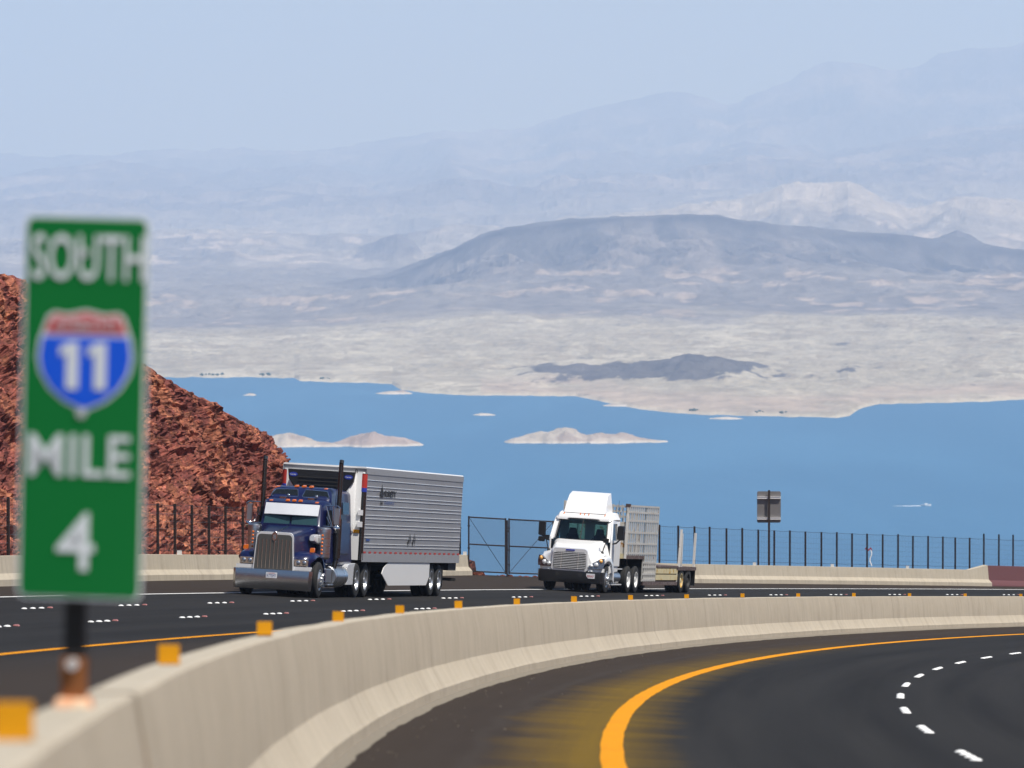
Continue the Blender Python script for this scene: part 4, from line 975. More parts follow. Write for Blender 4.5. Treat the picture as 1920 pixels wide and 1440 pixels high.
        # exhaust stack
        st = MB().cyl((-2.86, s_ * 1.14, 1.15), (-2.86, s_ * 1.14, 2.30), .115, n=20).cyl((-2.86, s_ * 1.14, 2.30), (-2.86, s_ * 1.14, 2.42), .115, .068, n=20).cyl((-2.86, s_ * 1.14, 2.42), (-2.86, s_ * 1.14, 3.92), .066, n=20).cyl((-2.86, s_ * 1.14, 3.92), (-2.90, s_ * 1.14, 4.02), .066, .064, n=20).tube([(-2.86, s_ * 1.14, 1.15), (-2.8, s_ * 1.1, .85), (-2.75, s_ * .7, .75)], .07, 12).build('exhaust_stack', M['stack'], r)
        MB().box(-2.97, -2.75, s_ * 1.0, s_ * 1.16, 2.2, 2.24).build('clamp', M['chrome'], st, 0)
        # antennas
        MB().cyl((-1.66, s_ * 1.24, 2.66), (-1.70, s_ * 1.25, 3.45), .008, .004, 6).build('antenna', M['black'], r)
        # under-cab gear
        MB().cyl((-2.35, s_ * .95, .62), (-3.75, s_ * .95, .62), .315, n=28).build('fuel_tank', M['polish'], r, 30, .02)
        for x in (-2.6, -3.45): MB().cyl((x, s_ * .95, .62), (x - .06, s_ * .95, .62), .323, n=28).build('tank_strap', M['chrome'], r)
        MB().box(-2.25, -1.35, s_ * .72, s_ * 1.14, .45, .85).build('battery_box', M['polish'], r, 0, .02)
        MB().box(-2.3, -1.3, s_ * .85, s_ * 1.2, .36, .41).build('step', M['polish'], r, 0, .01)
        MB().prism([(-3.85, .38), (-3.85, .92), (-4.0, 1.0), (-4.75, 1.02), (-4.55, .88), (-4.48, .38)], s_ * .80, s_ * 1.19).build('quarter_fender', M['visor'], r, 0, .012)
        for k in range(4): MB().box(-3.86 - .16 * k, -3.96 - .16 * k, s_ * 1.0, s_ * 1.06, 1.02, 1.07).build('marker_light', M['redlens'], r, 0)
        MB().box(-6.9, -6.88, s_ * .78, s_ * 1.22, .25, .95).build('mud_flap', M['black'], r, 0)
        XMAP = None; wheel(r, 0, s_ * 1.0, s_, .52, .29, 'rim', False, True); XMAP = FULL
    # cab
    MB().loft([rsec(-1.30, 1.0, 2.08, .90, .86, .12, 5), rsec(-1.36, 1.0, 2.10, .95, .90, .12, 5), rsec(-1.62, .95, 2.72, 1.0, .86, .14, 5), rsec(-1.9, .90, 2.80, 1.02, .92, .15, 5), rsec(-2.62, .90, 2.82, 1.03, .95, .15, 5)]).build('cab', M['blue'], r)
    for s_ in (1, -1):
        MB().slab([(-1.375, s_ * .03, 2.07), (-1.385, s_ * .80, 2.07), (-1.525, s_ * .76, 2.48), (-1.515, s_ * .03, 2.48)][::s_], .012).build('windshield', M['windshield'], r).location.x = .06
        wd = MB().slab([(-1.78, s_ * 1.018, 2.05), (-2.52, s_ * 1.028, 2.05), (-2.50, s_ * .985, 2.55), (-1.86, s_ * .972, 2.55)][::-s_], .02).build('door_window', M['glassdark'], r)
        dr = MB().slab([(-1.66, s_ * 1.028, 1.02), (-2.56, s_ * 1.042, 1.02), (-2.56, s_ * 1.034, 2.0), (-1.66, s_ * 1.022, 2.0)][::-s_], .02).build('door', M['blue'], r)
        MB().box(-2.46, -2.32, s_ * 1.03, s_ * 1.065, 1.83, 1.87).build('handle', M['chrome'], dr, 0)
        # wipers
        y0 = .18 * s_; MB().tube([(-1.36, y0 - .25 * s_ + .2, 2.11), (-1.41, y0 + .06, 2.22)], .009, 6).tube([(-1.405, y0 - .25 + .06, 2.235 + .02 * s_), (-1.395, y0 + .25 + .06, 2.215 + .02 * s_)], .012, 6).build('wiper', M['black'], r)
    MB().box(-1.60, -1.385, -.015, .015, 2.10, 2.12).build('windshield_trim', M['black'], r)
    # drop visor, folded in the middle
    MB().loft([[(-1.26 - .10 * abs(t), t * .80, 2.36), (-1.50 - .06 * abs(t), t * .80, 2.68), (-1.51 - .06 * abs(t), t * .80, 2.66), (-1.27 - .10 * abs(t), t * .80, 2.345)] for t in (-1, -.5, 0, .5, 1)]).build('visor', M['visor'], r, 10)
    marker_lights(r, [(-1.70, y, 2.76 - .04 * (abs(y) > .5)) for y in (-.68, -.19, 0, .19, .68)])
    # sleeper
    MB().loft([rsec(-2.55, .92, 2.78, 1.03, .90, .14, 5), rsec(-2.66, .92, 2.90, 1.06, .94, .16, 5), rsec(-2.95, .92, 3.14, 1.08, .90, .18, 5), rsec(-3.3, .92, 3.20, 1.09, .92, .18, 5), rsec(-4.60, .92, 3.14, 1.09, .95, .16, 5)]).build('sleeper', M['blue'], r)
    for s_ in (1, -1):
        pts = [(-2.675, s_ * .10, 2.865), (-2.675, s_ * .82, 2.855), (-2.69, s_ * .87, 2.89), (-2.88, s_ * .78, 3.055), (-2.90, s_ * .70, 3.07), (-2.905, s_ * .12, 3.085), (-2.69, s_ * .06, 2.89)]
        pts = [(x + .022, y, z + .022) for x, y, z in pts]
        w = MB().slab(pts[::s_], .02).build('sleeper_window', M['glassdark'], r)
        rim_ = MB(); n = len(pts)
        for a, b in zip(pts, pts[1:] + pts[:1]): rim_.cyl(a, b, .011, n=6)
        rim_.build('trim', M['chrome'], w)
        MB().loft([rsec(-2.62, 2.80, 2.88, .10, .10, .02, 2), rsec(-2.42, 2.80, 2.87, .10, .10, .02, 2)]).ball((-2.55, .14, 2.92), .05, .05, .05).cyl((-2.6, .05, 2.75), (-2.55, .14, 2.92), .012, n=6).build('spot_lamp', M['chrome'], r).location.y = s_ * .42 - .05
        MB().slab([(-3.0, s_ * 1.089, 1.3), (-4.2, s_ * 1.094, 1.3), (-4.2, s_ * 1.075, 2.2), (-3.0, s_ * 1.07, 2.2)][::-s_], .015).build('sleeper_door', M['blue'], r)
        MB().slab([(-3.5, s_ * 1.062, 2.45), (-4.1, s_ * 1.064, 2.45), (-4.1, s_ * 1.043, 2.8), (-3.5, s_ * 1.04, 2.8)][::-s_], .015).build('side_window', M['glassdark'], r)
    marker_lights(r, [(-3.06, y, 3.19 - .05 * (abs(y) > .5)) for y in (-.78, -.22, 0, .22, .66)])
    MB().box(-7.1, .8, -.45, -.36, .65, .92).box(-7.1, .8, .36, .45, .65, .92).box(-7.1, -6.95, -.45, .45, .65, .92).box(.3, .5, -.45, .45, .5, .8).build('chassis', M['frame'], r, 0)
    MB().box(-2.5, .75, -.34, .34, .55, 1.3).build('engine', M['frame'], r, 0)
    MB().lathe([(.001, .0), (.45, .0), (.48, -.03), (.48, -.08), (.001, -.08)], (-5.7, 0, 1.12), 24, 'z').box(-6.0, -5.4, -.4, .4, .9, 1.05).build('fifth_wheel', M['frame'], r)
    MB().cyl((0, -1, .50), (0, 1, .50), .07, n=8).build('axle', M['frame'], r)
    XMAP = None; axle(r, -5.08, .93, .51, 'rim'); axle(r, -6.36, .93, .51, 'rim')
    MB().box(-4.44, -4.0, .35, 1.0, .55, .9).build('tool_box', M['frame'], r, 0)
    return r

# ---- refrigerated trailer: x = 0 at the nose, running back to -LT
def trailer_side_mat():
    m, nt, p = new_mat('stainless_trailer_skin')
    a = noise(nt, coords(nt, 'Object', (1.2, 1, .35)), 1, 5, .6); b = noise(nt, coords(nt, 'Object', (14, 14, 2.2)), 1, 5, .7); d = noise(nt, coords(nt, 'Object', (.3, 1, 2.2)), 1, 4, .6)
    c = mix(nt, a, (.26, .265, .28), (.36, .365, .38)); c = mix(nt, mth(nt, 'MULTIPLY', b, .5), c, (.24, .245, .26)); c = mix(nt, ramp(nt, d, [(.55, 0.0), (.75, .4)]), c, (.42, .425, .44))
    nt.links.new(c, p.inputs['Base Color']); p.inputs['Metallic'].default_value = .35
    nt.links.new(mth(nt, 'MULTIPLY_ADD', b, .25, .35), p.inputs['Roughness']); bump(nt, p, b, .25, .004); return m
M['skin'] = trailer_side_mat()
M['railskin'] = flat('trailer_rail_aluminium', (.34, .345, .355), .45, .3, 0, .14, 4)
def reefer():
    LT = 14.9; W_ = 1.27; Z0, Z1 = 1.12, 3.87
    r = empty('refrigerated_trailer'); tag(r, 'silver ribbed refrigerated box trailer behind the blue tractor', 'trailer')
    MB().box(-LT, -.05, -W_, W_, Z0 + .02, Z1 - .02).build('body', M['skin'], r, 0)
    MB().loft([rsec(-.06, Z0, Z1 - .14, W_ - .02, W_ - .02, .03, 2), rsec(-.0, Z0, Z1 - .14, W_ - .08, W_ - .08, .03, 2)]).build('nose_panel', M['white'], r)
    MB().loft([rsec(-LT - .004, Z1 - .02, Z1 + .03, W_ + .01, W_ - .02, .01, 2), rsec(-.02, Z1 - .02, Z1 + .03, W_ + .01, W_ - .02, .01, 2)]).build('roof', M['white'], r)
    for s_ in (1, -1):
        MB().box(-LT, -.02, s_ * W_ - .004 * s_, s_ * (W_ + .014), Z1 - .19, Z1 - .005).build('top_rail', M['railskin'], r, 0)
        MB().box(-LT, -.02, s_ * W_ - .004 * s_, s_ * (W_ + .016), Z0 - .05, Z0 + .20).build('bottom_rail', M['railskin'], r, 0)
        MB().cyl((-.09, s_ * (W_ - .075), Z0), (-.09, s_ * (W_ - .075), Z1 - .17), .098, n=20).build('corner_post', M['stack'], r)
        MB().cyl((-.088, s_ * (W_ - .073), Z1 - .60), (-.088, s_ * (W_ - .073), Z1 - .19), .1005, n=20).build('red_band', M['inkred'], r)
        MB().cyl((-.088, s_ * (W_ - .073), Z1 - .72), (-.088, s_ * (W_ - .073), Z1 - .60), .1005, n=20).build('blue_band', M['badgeblue'], r)
        zs = [Z1 - .36]
        for k in range(7): zs += [Z1 - .555 - .285 * k, Z1 - .655 - .285 * k]
        rb = MB().prism([(0, -.013), (.016, -.006), (.016, .006), (0, .013)], -LT + .05, -.24, 'x').mesh('rib', M['visor'], 0) if s_ > 0 else MB().prism([(0, -.013), (-.016, -.006), (-.016, .006), (0, .013)], -LT + .05, -.24, 'x').mesh('rib', M['visor'], 0)
        for z in zs:
            o = link_mesh('rib', rb, r); o.location = (0, s_ * W_, z)
        tp = MB().box(-.16, .16, -.003, .003, -.028, .028).mesh('reflective_tape', M['inkred'], 0)
        for k in range(20):
            o = link_mesh('reflective_tape', tp, r); o.location = (-.35 - k * .755, s_ * (W_ + .014), Z0 + .235 - .0)
        sk = MB().slab([(-4.0, s_ * 1.24, 1.06), (-10.3, s_ * 1.24, 1.06), (-10.3, s_ * 1.24, .62), (-9.9, s_ * 1.24, .36), (-4.1, s_ * 1.24, .36), (-3.1, s_ * 1.24, .72), (-3.35, s_ * 1.24, .90)][::s_], .02).build('side_skirt', M['white'], r, 0)
        for x in (-4.6, -6.0, -8.0, -9.6): MB().box(x, x + .05, s_ * 1.238, s_ * 1.246, .62, .72).build('skirt_clip', M['black'], sk, 0)
        MB().cyl((-3.0, s_ * .85, .35), (-3.0, s_ * .85, 1.1), .07, n=8).box(-3.1, -2.9, s_ * .75, s_ * .95, .30, .35).build('landing_leg', M['frame'], r)
        MB().box(-LT + 2.25, -LT + 2.23, s_ * .72, s_ * 1.22, .3, .95).build('mud_flap', M['black'], r, 0)
    # lettering
    My = lambda x, z: basis((x, W_ + .0185, z), (-1, 0, 0), (0, 0, 1), (0, 1, 0))
    text_part('SURETY', M['ink'], r, My(-3.55, 3.13), 1.75, .20, bold=.03); text_part('LOGISTICS', M['inkblue'], r, My(-3.45, 2.86), 1.35, .09)
    MB().prism([(-2.55, 3.02), (-2.1, 3.02), (-2.05, 3.12), (-2.25, 3.30), (-2.32, 3.42), (-2.38, 3.30), (-2.60, 3.12)], W_ + .015, W_ + .02).build('logo', M['ink'], r, 0)
    for dx in (0, .18): MB().prism([(-2.15 - dx, 2.78), (-2.25 - dx, 2.92), (-2.35 - dx, 2.78), (-2.25 - dx, 2.83)], W_ + .015, W_ + .02).build('logo', M['ink'], r, 0)
    for x in (-6.6, -7.3): MB().prism([(x, 1.55), (x - .18, 1.72), (x - .22, 1.98), (x - .12, 1.78), (x + .06, 1.70)], W_ + .015, W_ + .02).prism([(x - .3, 1.6), (x - .42, 1.78), (x - .3, 1.95), (x - .33, 1.78)], W_ + .015, W_ + .02).build('scrawl_decal', M['ink'], r, 0)
    MB().box(-.95, -.45, W_ + .014, W_ + .019, 1.70, 1.76).build('blue_decal', M['inkblue'], r, 0)
    # cooling unit on the nose
    u = MB().loft([rsec(0, 1.9, 3.70, .98, .98, .06, 3), rsec(.30, 1.95, 3.64, .94, .94, .08, 3), rsec(.42, 2.0, 3.5, .86, .86, .10, 3)]).build('cooling_unit', M['white'], r)
    bp = [(-1.02, 3.72), (-.98, 3.42), (-.78, 3.14), (-.70, 2.6), (.70, 2.6), (.78, 3.14), (.98, 3.42), (1.02, 3.72)]
    MB().prism(bp, .28, .46, 'x').build('unit_cowl', M['black'], u, 0, .02)
    for k in range(7): MB().box(.45, .49, -.68, .68, 2.82 + .11 * k, 2.855 + .11 * k).build('grille_slat', M['frame'], u, 0)
    for s_ in (1, -1):
        ov = MB(); ov.loft([[(.46, s_ * .84 + .13 * math.cos(R(t * 20)), 3.56 + .065 * math.sin(R(t * 20))) for t in range(18)], [(.468, s_ * .84 + .13 * math.cos(R(t * 20)), 3.56 + .065 * math.sin(R(t * 20))) for t in range(18)]])
        b_ = ov.build('badge', M['badgeblue'], u); text_part('Carrier', M['signwhite'], b_, basis((.4705, s_ * .84, 3.56), (0, 1, 0), (0, 0, 1), (1, 0, 0)), .18, .05)
    MB().box(.0, .012, .98, 1.16, 1.92, 2.02).build('yellow_sticker', M['tab'], r, 0)
    MB().tube([(.05, .95, 3.70), (.05, .95, 3.80), (.05, 1.0, 3.80), (.05, 1.0, 3.70)], .012, 6).build('lifting_eye', M['frame'], r)
    for x, z in ((.06, 2.45), (.10, 2.1)): MB().box(-.02, x, 1.10, 1.24, z, z + .16).build('connector_box', M['platewhite'], r, 0)
    # underframe, axles, rear guard
    MB().box(-LT + .1, -.4, -.6, -.5, .95, 1.1).box(-LT + .1, -.4, .5, .6, .95, 1.1).build('underframe', M['frame'], r, 0)
    MB().box(-LT + .5, -LT + 5.3, -.62, .62, .72, .97).build('bogie', M['frame'], r, 0)
    axle(r, -11.0, .93, .51, 'rim'); axle(r, -12.25, .93, .51, 'rim')
    MB().box(-LT - .02, -LT + .1, -1.2, 1.2, .48, .58).box(-LT, -LT + .06, -.6, -.5, .5, 1.1).box(-LT, -LT + .06, .5, .6, .5, 1.1).build('rear_guard', M['frame'], r, 0)
    MB().box(-LT + .05, -LT + 1.3, -1.2, 1.2, .82, 1.08).build('rear_sill', M['frame'], r, 0)
    return r
T1S, T1V = 135.0, 15.25
o = blue_tractor(); place(o, T1S, T1S + 6, T1V)
o2 = reefer(); place(o2, T1S + 5.12, T1S + 17, T1V)

# ---- white aerodynamic day-cab tractor
def white_tractor():
    global XMAP
    FULL = ((-5.6, -2.9, -2.35, -2.1, -.9, .2, 1.2, 1.4), (-5.6, -2.9, -2.05, -1.7, -.3, .45, 1.2, 1.4)); XMAP = FULL
    r = empty('tractor_truck'); tag(r, 'white day-cab tractor truck with roof fairing and slatted chrome grille', 'truck')
    W = M['whitecab']
    # hood: drooping nose, shoulders over the wheels
    MB().loft([rsec(1.17, .80, 1.50, .84, .70, .18, 6), rsec(1.05, .86, 1.60, 1.0, .74, .22, 6), rsec(.75, 1.02, 1.69, 1.10, .80, .26, 6), rsec(.3, 1.12, 1.77, 1.16, .86, .28, 6), rsec(-.3, 1.12, 1.85, 1.17, .92, .26, 6), rsec(-.95, 1.0, 1.93, 1.17, 1.02, .20, 6)]).build('hood', W, r)
    g = MB().loft([rsec(1.14, .74, 1.62, .69, .66, .14, 5, .10), rsec(1.245, .76, 1.58, .69, .65, .14, 5, .10)]).build('grille_surround', M['visor'], r)
    MB().loft([rsec(1.235, .82, 1.45, .615, .595, .08, 4), rsec(1.256, .82, 1.45, .615, .595, .08, 4)]).build('grille_opening', M['black'], g)
    for k in range(10):
        z = .86 + k * .062; MB().prism([(1.25, z - .014), (1.275, z - .010), (1.275, z + .012), (1.25, z + .016)], -.60, .60).build('grille_slat', M['alu'], g, 0)
    for y in (-.32, .32): MB().box(1.255, 1.268, y - .014, y + .014, .83, 1.45).build('grille_bar', M['chrome'], g, 0)
    MB().loft([rsec(1.20, 1.50, 1.555, .17, .17, .015, 2), rsec(1.262, 1.50, 1.55, .17, .17, .015, 2)]).build('name_plate', M['badgeblue'], g)
    for s_ in (1, -1):
        outer = [(1.06, .86), (1.08, 1.0), (1.0, 1.18), (.80, 1.33), (.45, 1.42), (.05, 1.43), (-.3, 1.36), (-.58, 1.2), (-.76, .9), (-.80, .5)]
        inner = [(.72, .80), (.72, .95), (.66, 1.04), (.55, 1.12), (.33, 1.18), (.03, 1.19), (-.25, 1.14), (-.47, 1.02), (-.62, .80), (-.68, .5)]
        secs = []
        for (ox, oz), (ix, iz) in zip(outer, inner):
            y1 = 1.22 - (.07 if ox > .95 else 0)
            secs.append([(ox - .04, s_ * .62, oz + .16), (ox - .02, s_ * .85, oz + .08), (ox, s_ * (y1 - .18), oz), (ox - .05, s_ * (y1 - .04), oz - .06), (ox - .10, s_ * y1, oz - .14), (ix, s_ * y1, iz), (ix, s_ * .62, iz)])
        XMAP = None; MB().loft(secs).build('fender', W, r, 60)
        # tear-drop headlamp following the corner
        hl = [(1.165, .66, .90), (1.11, .98, .88), (1.02, 1.155, .90), (.93, 1.19, 1.05), (.90, 1.17, 1.24), (.98, 1.06, 1.23), (1.09, .90, 1.12), (1.16, .74, 1.0)]
        c = Vector((.9, .85, 1.0)); q = [Vector((a, s_ * b, z)) for a, b, z in hl]; c.y *= s_
        h = MB().loft([[p + (p - c) * .12 + Vector((.05, s_ * .035, .01)) for p in q], [p - Vector((.10, s_ * .05, 0)) for p in q]]).build('headlight', M['headlamp'], r, 60)
        MB().ball((1.20, s_ * .80, .985), .045, .09, .065, 6, 12).ball((1.15, s_ * .98, 1.03), .06, .09, .095, 6, 12).build('lens', M['visor'], h); MB().ball((1.04, s_ * 1.13, 1.17), .07, .07, .085, 6, 12).build('turn_lens', M['paleamber'], h)
        MB().loft([[(x + .02, s_ * y, .76), (x + .03, s_ * y, .90), (x - .25, s_ * (y - .1), .90), (x - .25, s_ * (y - .1), .76)] for x, y in ((1.18, .70), (1.12, 1.0), (.98, 1.17), (.74, 1.22))]).build('corner_panel', W, r, 60)
        MB().ball((1.19, s_ * .80, .79), .02, .06, .03, 5, 10).build('fog_lamp', M['visor'], r)
        XMAP = FULL
        # mirrors
        m_ = MB().loft([rsec(-1.0, 1.98, 2.52, .13, .13, .05, 4), rsec(-.86, 2.0, 2.50, .12, .12, .05, 4)]).build('mirror', M['black'], r); m_.location.y = s_ * 1.50
        MB().loft([rsec(-.98, 1.76, 1.95, .12, .12, .04, 3), rsec(-.87, 1.77, 1.94, .11, .11, .04, 3)]).build('lower_mirror', M['black'], m_) if s_ < 0 else None
        MB().tube([(-.92, s_ * 1.48, 2.0), (-.95, s_ * 1.34, 1.86), (-1.05, s_ * 1.16, 1.82)], .028, 8).loft([rsec(-1.15, 1.72, 1.92, .06, .05, .02, 2), rsec(-.98, 1.74, 1.90, .05, .04, .02, 2)]).build('mirror_arm', M['black'], r)
        MB().tube([(.15, s_ * 1.02, 1.46), (.22, s_ * 1.06, 1.62), (.18, s_ * 1.13, 1.86)], .02, 8).loft([[(x, s_ * 1.13 + y, z) for x, y, z in ((a, -.10, 1.86), (a, .10, 1.86), (a, .11, 2.02), (a, -.11, 2.02))] for a in (.12, .2)]).ball((.16, s_ * 1.02, 1.46), .07, .06, .09, 6, 10).build('hood_mirror', M['black'], r)
        # doors, window openings and pillars
        sd_ = MB(); Y = 1.15
        sd_.slab([(-.92, s_ * (Y - .02), 1.0), (-2.10, s_ * Y, 1.0), (-2.10, s_ * Y, 1.95), (-.92, s_ * (Y - .02), 1.95)][::-s_], .06)
        sd_.slab([(-.92, s_ * (Y - .02), 1.95), (-1.02, s_ * (Y - .02), 1.95), (-1.30, s_ * (Y - .10), 2.62), (-1.20, s_ * (Y - .10), 2.62)][::-s_], .06)
        sd_.slab([(-1.85, s_ * Y, 1.95), (-2.10, s_ * Y, 1.95), (-2.10, s_ * (Y - .09), 2.64), (-1.85, s_ * (Y - .09), 2.64)][::-s_], .06)
        sd_.slab([(-1.20, s_ * (Y - .10), 2.56), (-2.10, s_ * (Y - .09), 2.56), (-2.10, s_ * (Y - .10), 2.70), (-1.25, s_ * (Y - .11), 2.70)][::-s_], .06)
        dr = sd_.build('door', W, r, 0, .01)
        MB().slab([(-.86, s_ * .975, 1.88), (-.95, s_ * 1.14, 1.88), (-1.24, s_ * 1.05, 2.68), (-1.23, s_ * .905, 2.68)][::s_], .05).build('pillar', W, r, 0, .01)
        MB().slab([(-1.02, s_ * (Y - .025), 1.95), (-1.86, s_ * (Y - .01), 1.95), (-1.86, s_ * (Y - .09), 2.57), (-1.28, s_ * (Y - .09), 2.57)][::-s_], .01).build('door_window', M['glassdark'], r)
        MB().box(-1.95, -1.8, s_ * (Y - .01), s_ * (Y + .025), 1.72, 1.76).build('handle', M['black'], dr, 0)
        MB().box(-1.6, -1.25, s_ * (Y - .015), s_ * (Y + .004), 1.3, 1.52).build('door_decal', M['railskin'], dr, 0)
        MB().prism([(-.84, .34), (-.84, 1.0), (-2.05, 1.0), (-2.05, .8), (-.95, .72), (-.90, .34)], s_ * .86, s_ * 1.17).build('step_fairing', W, r, 0, .02)
        MB().cyl((-1.45, s_ * .92, .58), (-1.95, s_ * .92, .58), .27, n=22).cyl((-2.05, s_ * .92, .58), (-2.5, s_ * .92, .58), .24, n=22).build('fuel_tank', M['polish'], r, 30)
        MB().box(-2.75, -1.2, s_ * .75, s_ * 1.12, .30, .34).box(-2.75, -2.2, s_ * .72, s_ * 1.12, .88, .92).build('step', M['alu'], r, 0)
        MB().cyl((-2.14, s_ * 1.02, 2.45), (-2.16, s_ * 1.04, 3.45 if s_ > 0 else 3.3), .008, .005, 6).build('antenna', M['black'], r)
        MB().box(-5.45, -5.43, s_ * .78, s_ * 1.22, .25, .95).build('mud_flap', M['black'], r, 0)
        XMAP = None; wheel(r, 0, s_ * 1.0, s_, .52, .29, 'rim', False); XMAP = FULL
        s2 = MB().box(-1.65, -1.30, s_ * .55 - .26, s_ * .55 + .26, 1.25, 1.60).loft([rsec(-1.62, 1.55, 2.18, .25, .21, .1, 4), rsec(-1.74, 1.55, 2.20, .25, .20, .1, 4)]) if False else None
        st = MB().box(-1.70, -1.25, s_ * .52 - .25, s_ * .52 + .25, 1.3, 1.62).build('seat', M['seat'], r, 0, .03)
        b_ = MB().loft([rsec(-1.60, 1.58, 2.12, .25, .22, .08, 4), rsec(-1.72, 1.58, 2.14, .25, .21, .08, 4)]).loft([rsec(-1.62, 2.10, 2.34, .15, .13, .05, 3), rsec(-1.70, 2.10, 2.34, .15, .13, .05, 3)]).build('seat_back', M['seat'], st); b_.location.y = s_ * .52
    # windshield, pillars, roof
    A_, B_ = [(-.90, -.98, 1.90), (-.80, -.55, 1.90), (-.77, 0, 1.90), (-.80, .55, 1.90), (-.90, .98, 1.90)], [(-1.24, -.91, 2.66), (-1.17, -.52, 2.68), (-1.15, 0, 2.68), (-1.17, .52, 2.68), (-1.24, .91, 2.66)]
    V_ = A_ + B_; mbw = MB(); mbw.add(V_, [(i, i + 1, i + 6, i + 5) for i in range(4)]); mbw.build('windshield', M['glass'], r, 60)
    fr = MB()
    loop = A_ + B_[::-1]
    for a, b in zip(loop, loop[1:] + loop[:1]): fr.cyl(a, b, .030, n=8)
    fr.cyl((-.765, 0, 1.90), (-1.14, 0, 2.68), .016, n=6); fr.build('windshield_seal', M['black'], r)
    MB().loft([[(-.86, s_, 1.80), (-.86, s_, 1.93), (-1.15, s_, 1.93), (-1.15, s_, 1.80)] for s_ in (-1.03, 0, 1.03)]).build('dashboard', M['seat'], r, 0)
    for s_ in (1, -1): MB().tube([(-.87, s_ * .05 + .35, 1.915), (-.90, s_ * .40 + .30 - .25, 1.98), (-.93, s_ * .40 + .62 - .5, 1.97)], .013, 6).build('wiper', M['black'], r)
    MB().loft([rsec(-1.16, 2.64, 2.70, 1.0, .98, .02, 4), rsec(-1.20, 2.63, 2.82, 1.06, .98, .07, 4), rsec(-1.32, 2.63, 2.92, 1.10, 1.0, .10, 4), rsec(-1.75, 2.63, 2.98, 1.13, 1.04, .10, 4), rsec(-2.14, 2.63, 2.98, 1.14, 1.05, .10, 4)]).build('roof', W, r)
    bw = MB()                                             # rear wall with two window openings
    for y0, y1, z0, z1 in ((-1.13, 1.13, 1.0, 1.85), (-1.13, 1.13, 2.5, 2.68), (-1.13, -.80, 1.85, 2.5), (-.18, .18, 1.85, 2.5), (.80, 1.13, 1.85, 2.5)): bw.box(-2.14, -2.10, y0, y1, z0, z1)
    bw.build('rear_wall', W, r, 0)
    for y in (-.49, .49): MB().box(-2.125, -2.115, y - .32, y + .32, 1.84, 2.51).build('rear_window', M['glass'], r, 0)
    MB().box(-2.1, -.8, -1.1, 1.1, .95, 1.25).build('cab_floor', M['seat'], r, 0)
    for y in (-.78, -.16, 0, .16, .78): MB().loft([rsec(-1.36, 2.83, 2.94, .022, .018, .006, 2), rsec(-1.20, 2.80, 2.86, .02, .016, .006, 2)]).build('marker_light', M['amber'], r).location.y = y
    # roof fairing: tall wedge with rounded shoulders
    MB().loft([[(-1.26, -.78, 2.90), (-1.26, .78, 2.90), (-1.30, .78, 2.985), (-1.30, -.78, 2.985)], [(-1.26, -.80, 2.91), (-1.26, .80, 2.91), (-1.42, .76, 3.28), (-1.42, -.76, 3.28)], [(-1.6, -.82, 2.95), (-1.6, .82, 2.95), (-1.65, .73, 3.58), (-1.65, -.73, 3.58)], [(-2.1, -.84, 2.95), (-2.1, .84, 2.95), (-2.05, .74, 3.70), (-2.05, -.74, 3.70)]]).build('roof_fairing', M['fairing'], r, 25, .05)
    # bumper
    MB().loft([[(1.26 - .02 * 0 - d, y, .34), (1.30 - d, y, .50), (1.28 - d, y, .76), (1.0 - d, y * .97, .78), (1.0 - d, y * .97, .32)] for y, d in ((-1.24, .42), (-1.16, .16), (-.9, .05), (-.3, 0), (.3, 0), (.9, .05), (1.16, .16), (1.24, .42))]).build('bumper', M['black'], r, 40)
    MB().box(1.27, 1.285, -.5, .5, .56, .70).build('bumper_grille', M['frame'], r, 0)
    p = MB().box(1.245, 1.262, .66, .98, .52, .70).build('license_plate', M['platewhite'], r, 0)
    text_part('9E50427', M['inkred'], p, basis((1.2635, .82, .60), (0, 1, 0), (0, 0, 1), (1, 0, 0)), .26, .08)
    MB().box(-5.6, .9, -.45, -.36, .62, .9).box(-5.6, .9, .36, .45, .62, .9).box(-5.6, -5.45, -.45, .45, .62, .9).build('chassis', M['frame'], r, 0)
    MB().box(-1.0, .9, -.6, .6, .5, .85).build('engine', M['frame'], r, 0)
    MB().cyl((0, -1, .50), (0, 1, .50), .07, n=8).build('axle', M['frame'], r)
    MB().lathe([(.001, .0), (.45, .0), (.48, -.03), (.48, -.08), (.001, -.08)], (-4.15, 0, 1.14), 24, 'z').box(-4.4, -3.9, -.4, .4, .88, 1.07).build('fifth_wheel', M['frame'], r)
    XMAP = None; axle(r, -3.5, .93, .51, 'rimwhite'); axle(r, -4.8, .93, .51, 'rimwhite')
    return r
M['rack'] = flat('weathered_galvanised_rack', (.50, .49, .46), .65, .2, 0, .25, 7, second=(.22, .13, .07), thr=(5, .60, .72))
M['rustwhite'] = flat('rust_blotched_white_plate', (.58, .56, .51), .7, 0, 0, .08, 3, second=(.36, .17, .03), thr=(3.2, .55, .62))
M['yellowbox'] = flat('stained_yellow_panel', (.56, .49, .30), .7, 0, 0, .15, 3, second=(.45, .25, .03), thr=(3.5, .53, .62))
M['deck'] = flat('rusty_deck_edge', (.085, .055, .05), .85, 0, 0, .4, 8, second=(.20, .17, .16), thr=(9, .52, .6))
M['stake'] = flat('worn_white_stake', (.66, .64, .60), .6, 0, 0, .1, 5, second=(.10, .07, .05), thr=(7, .60, .68))
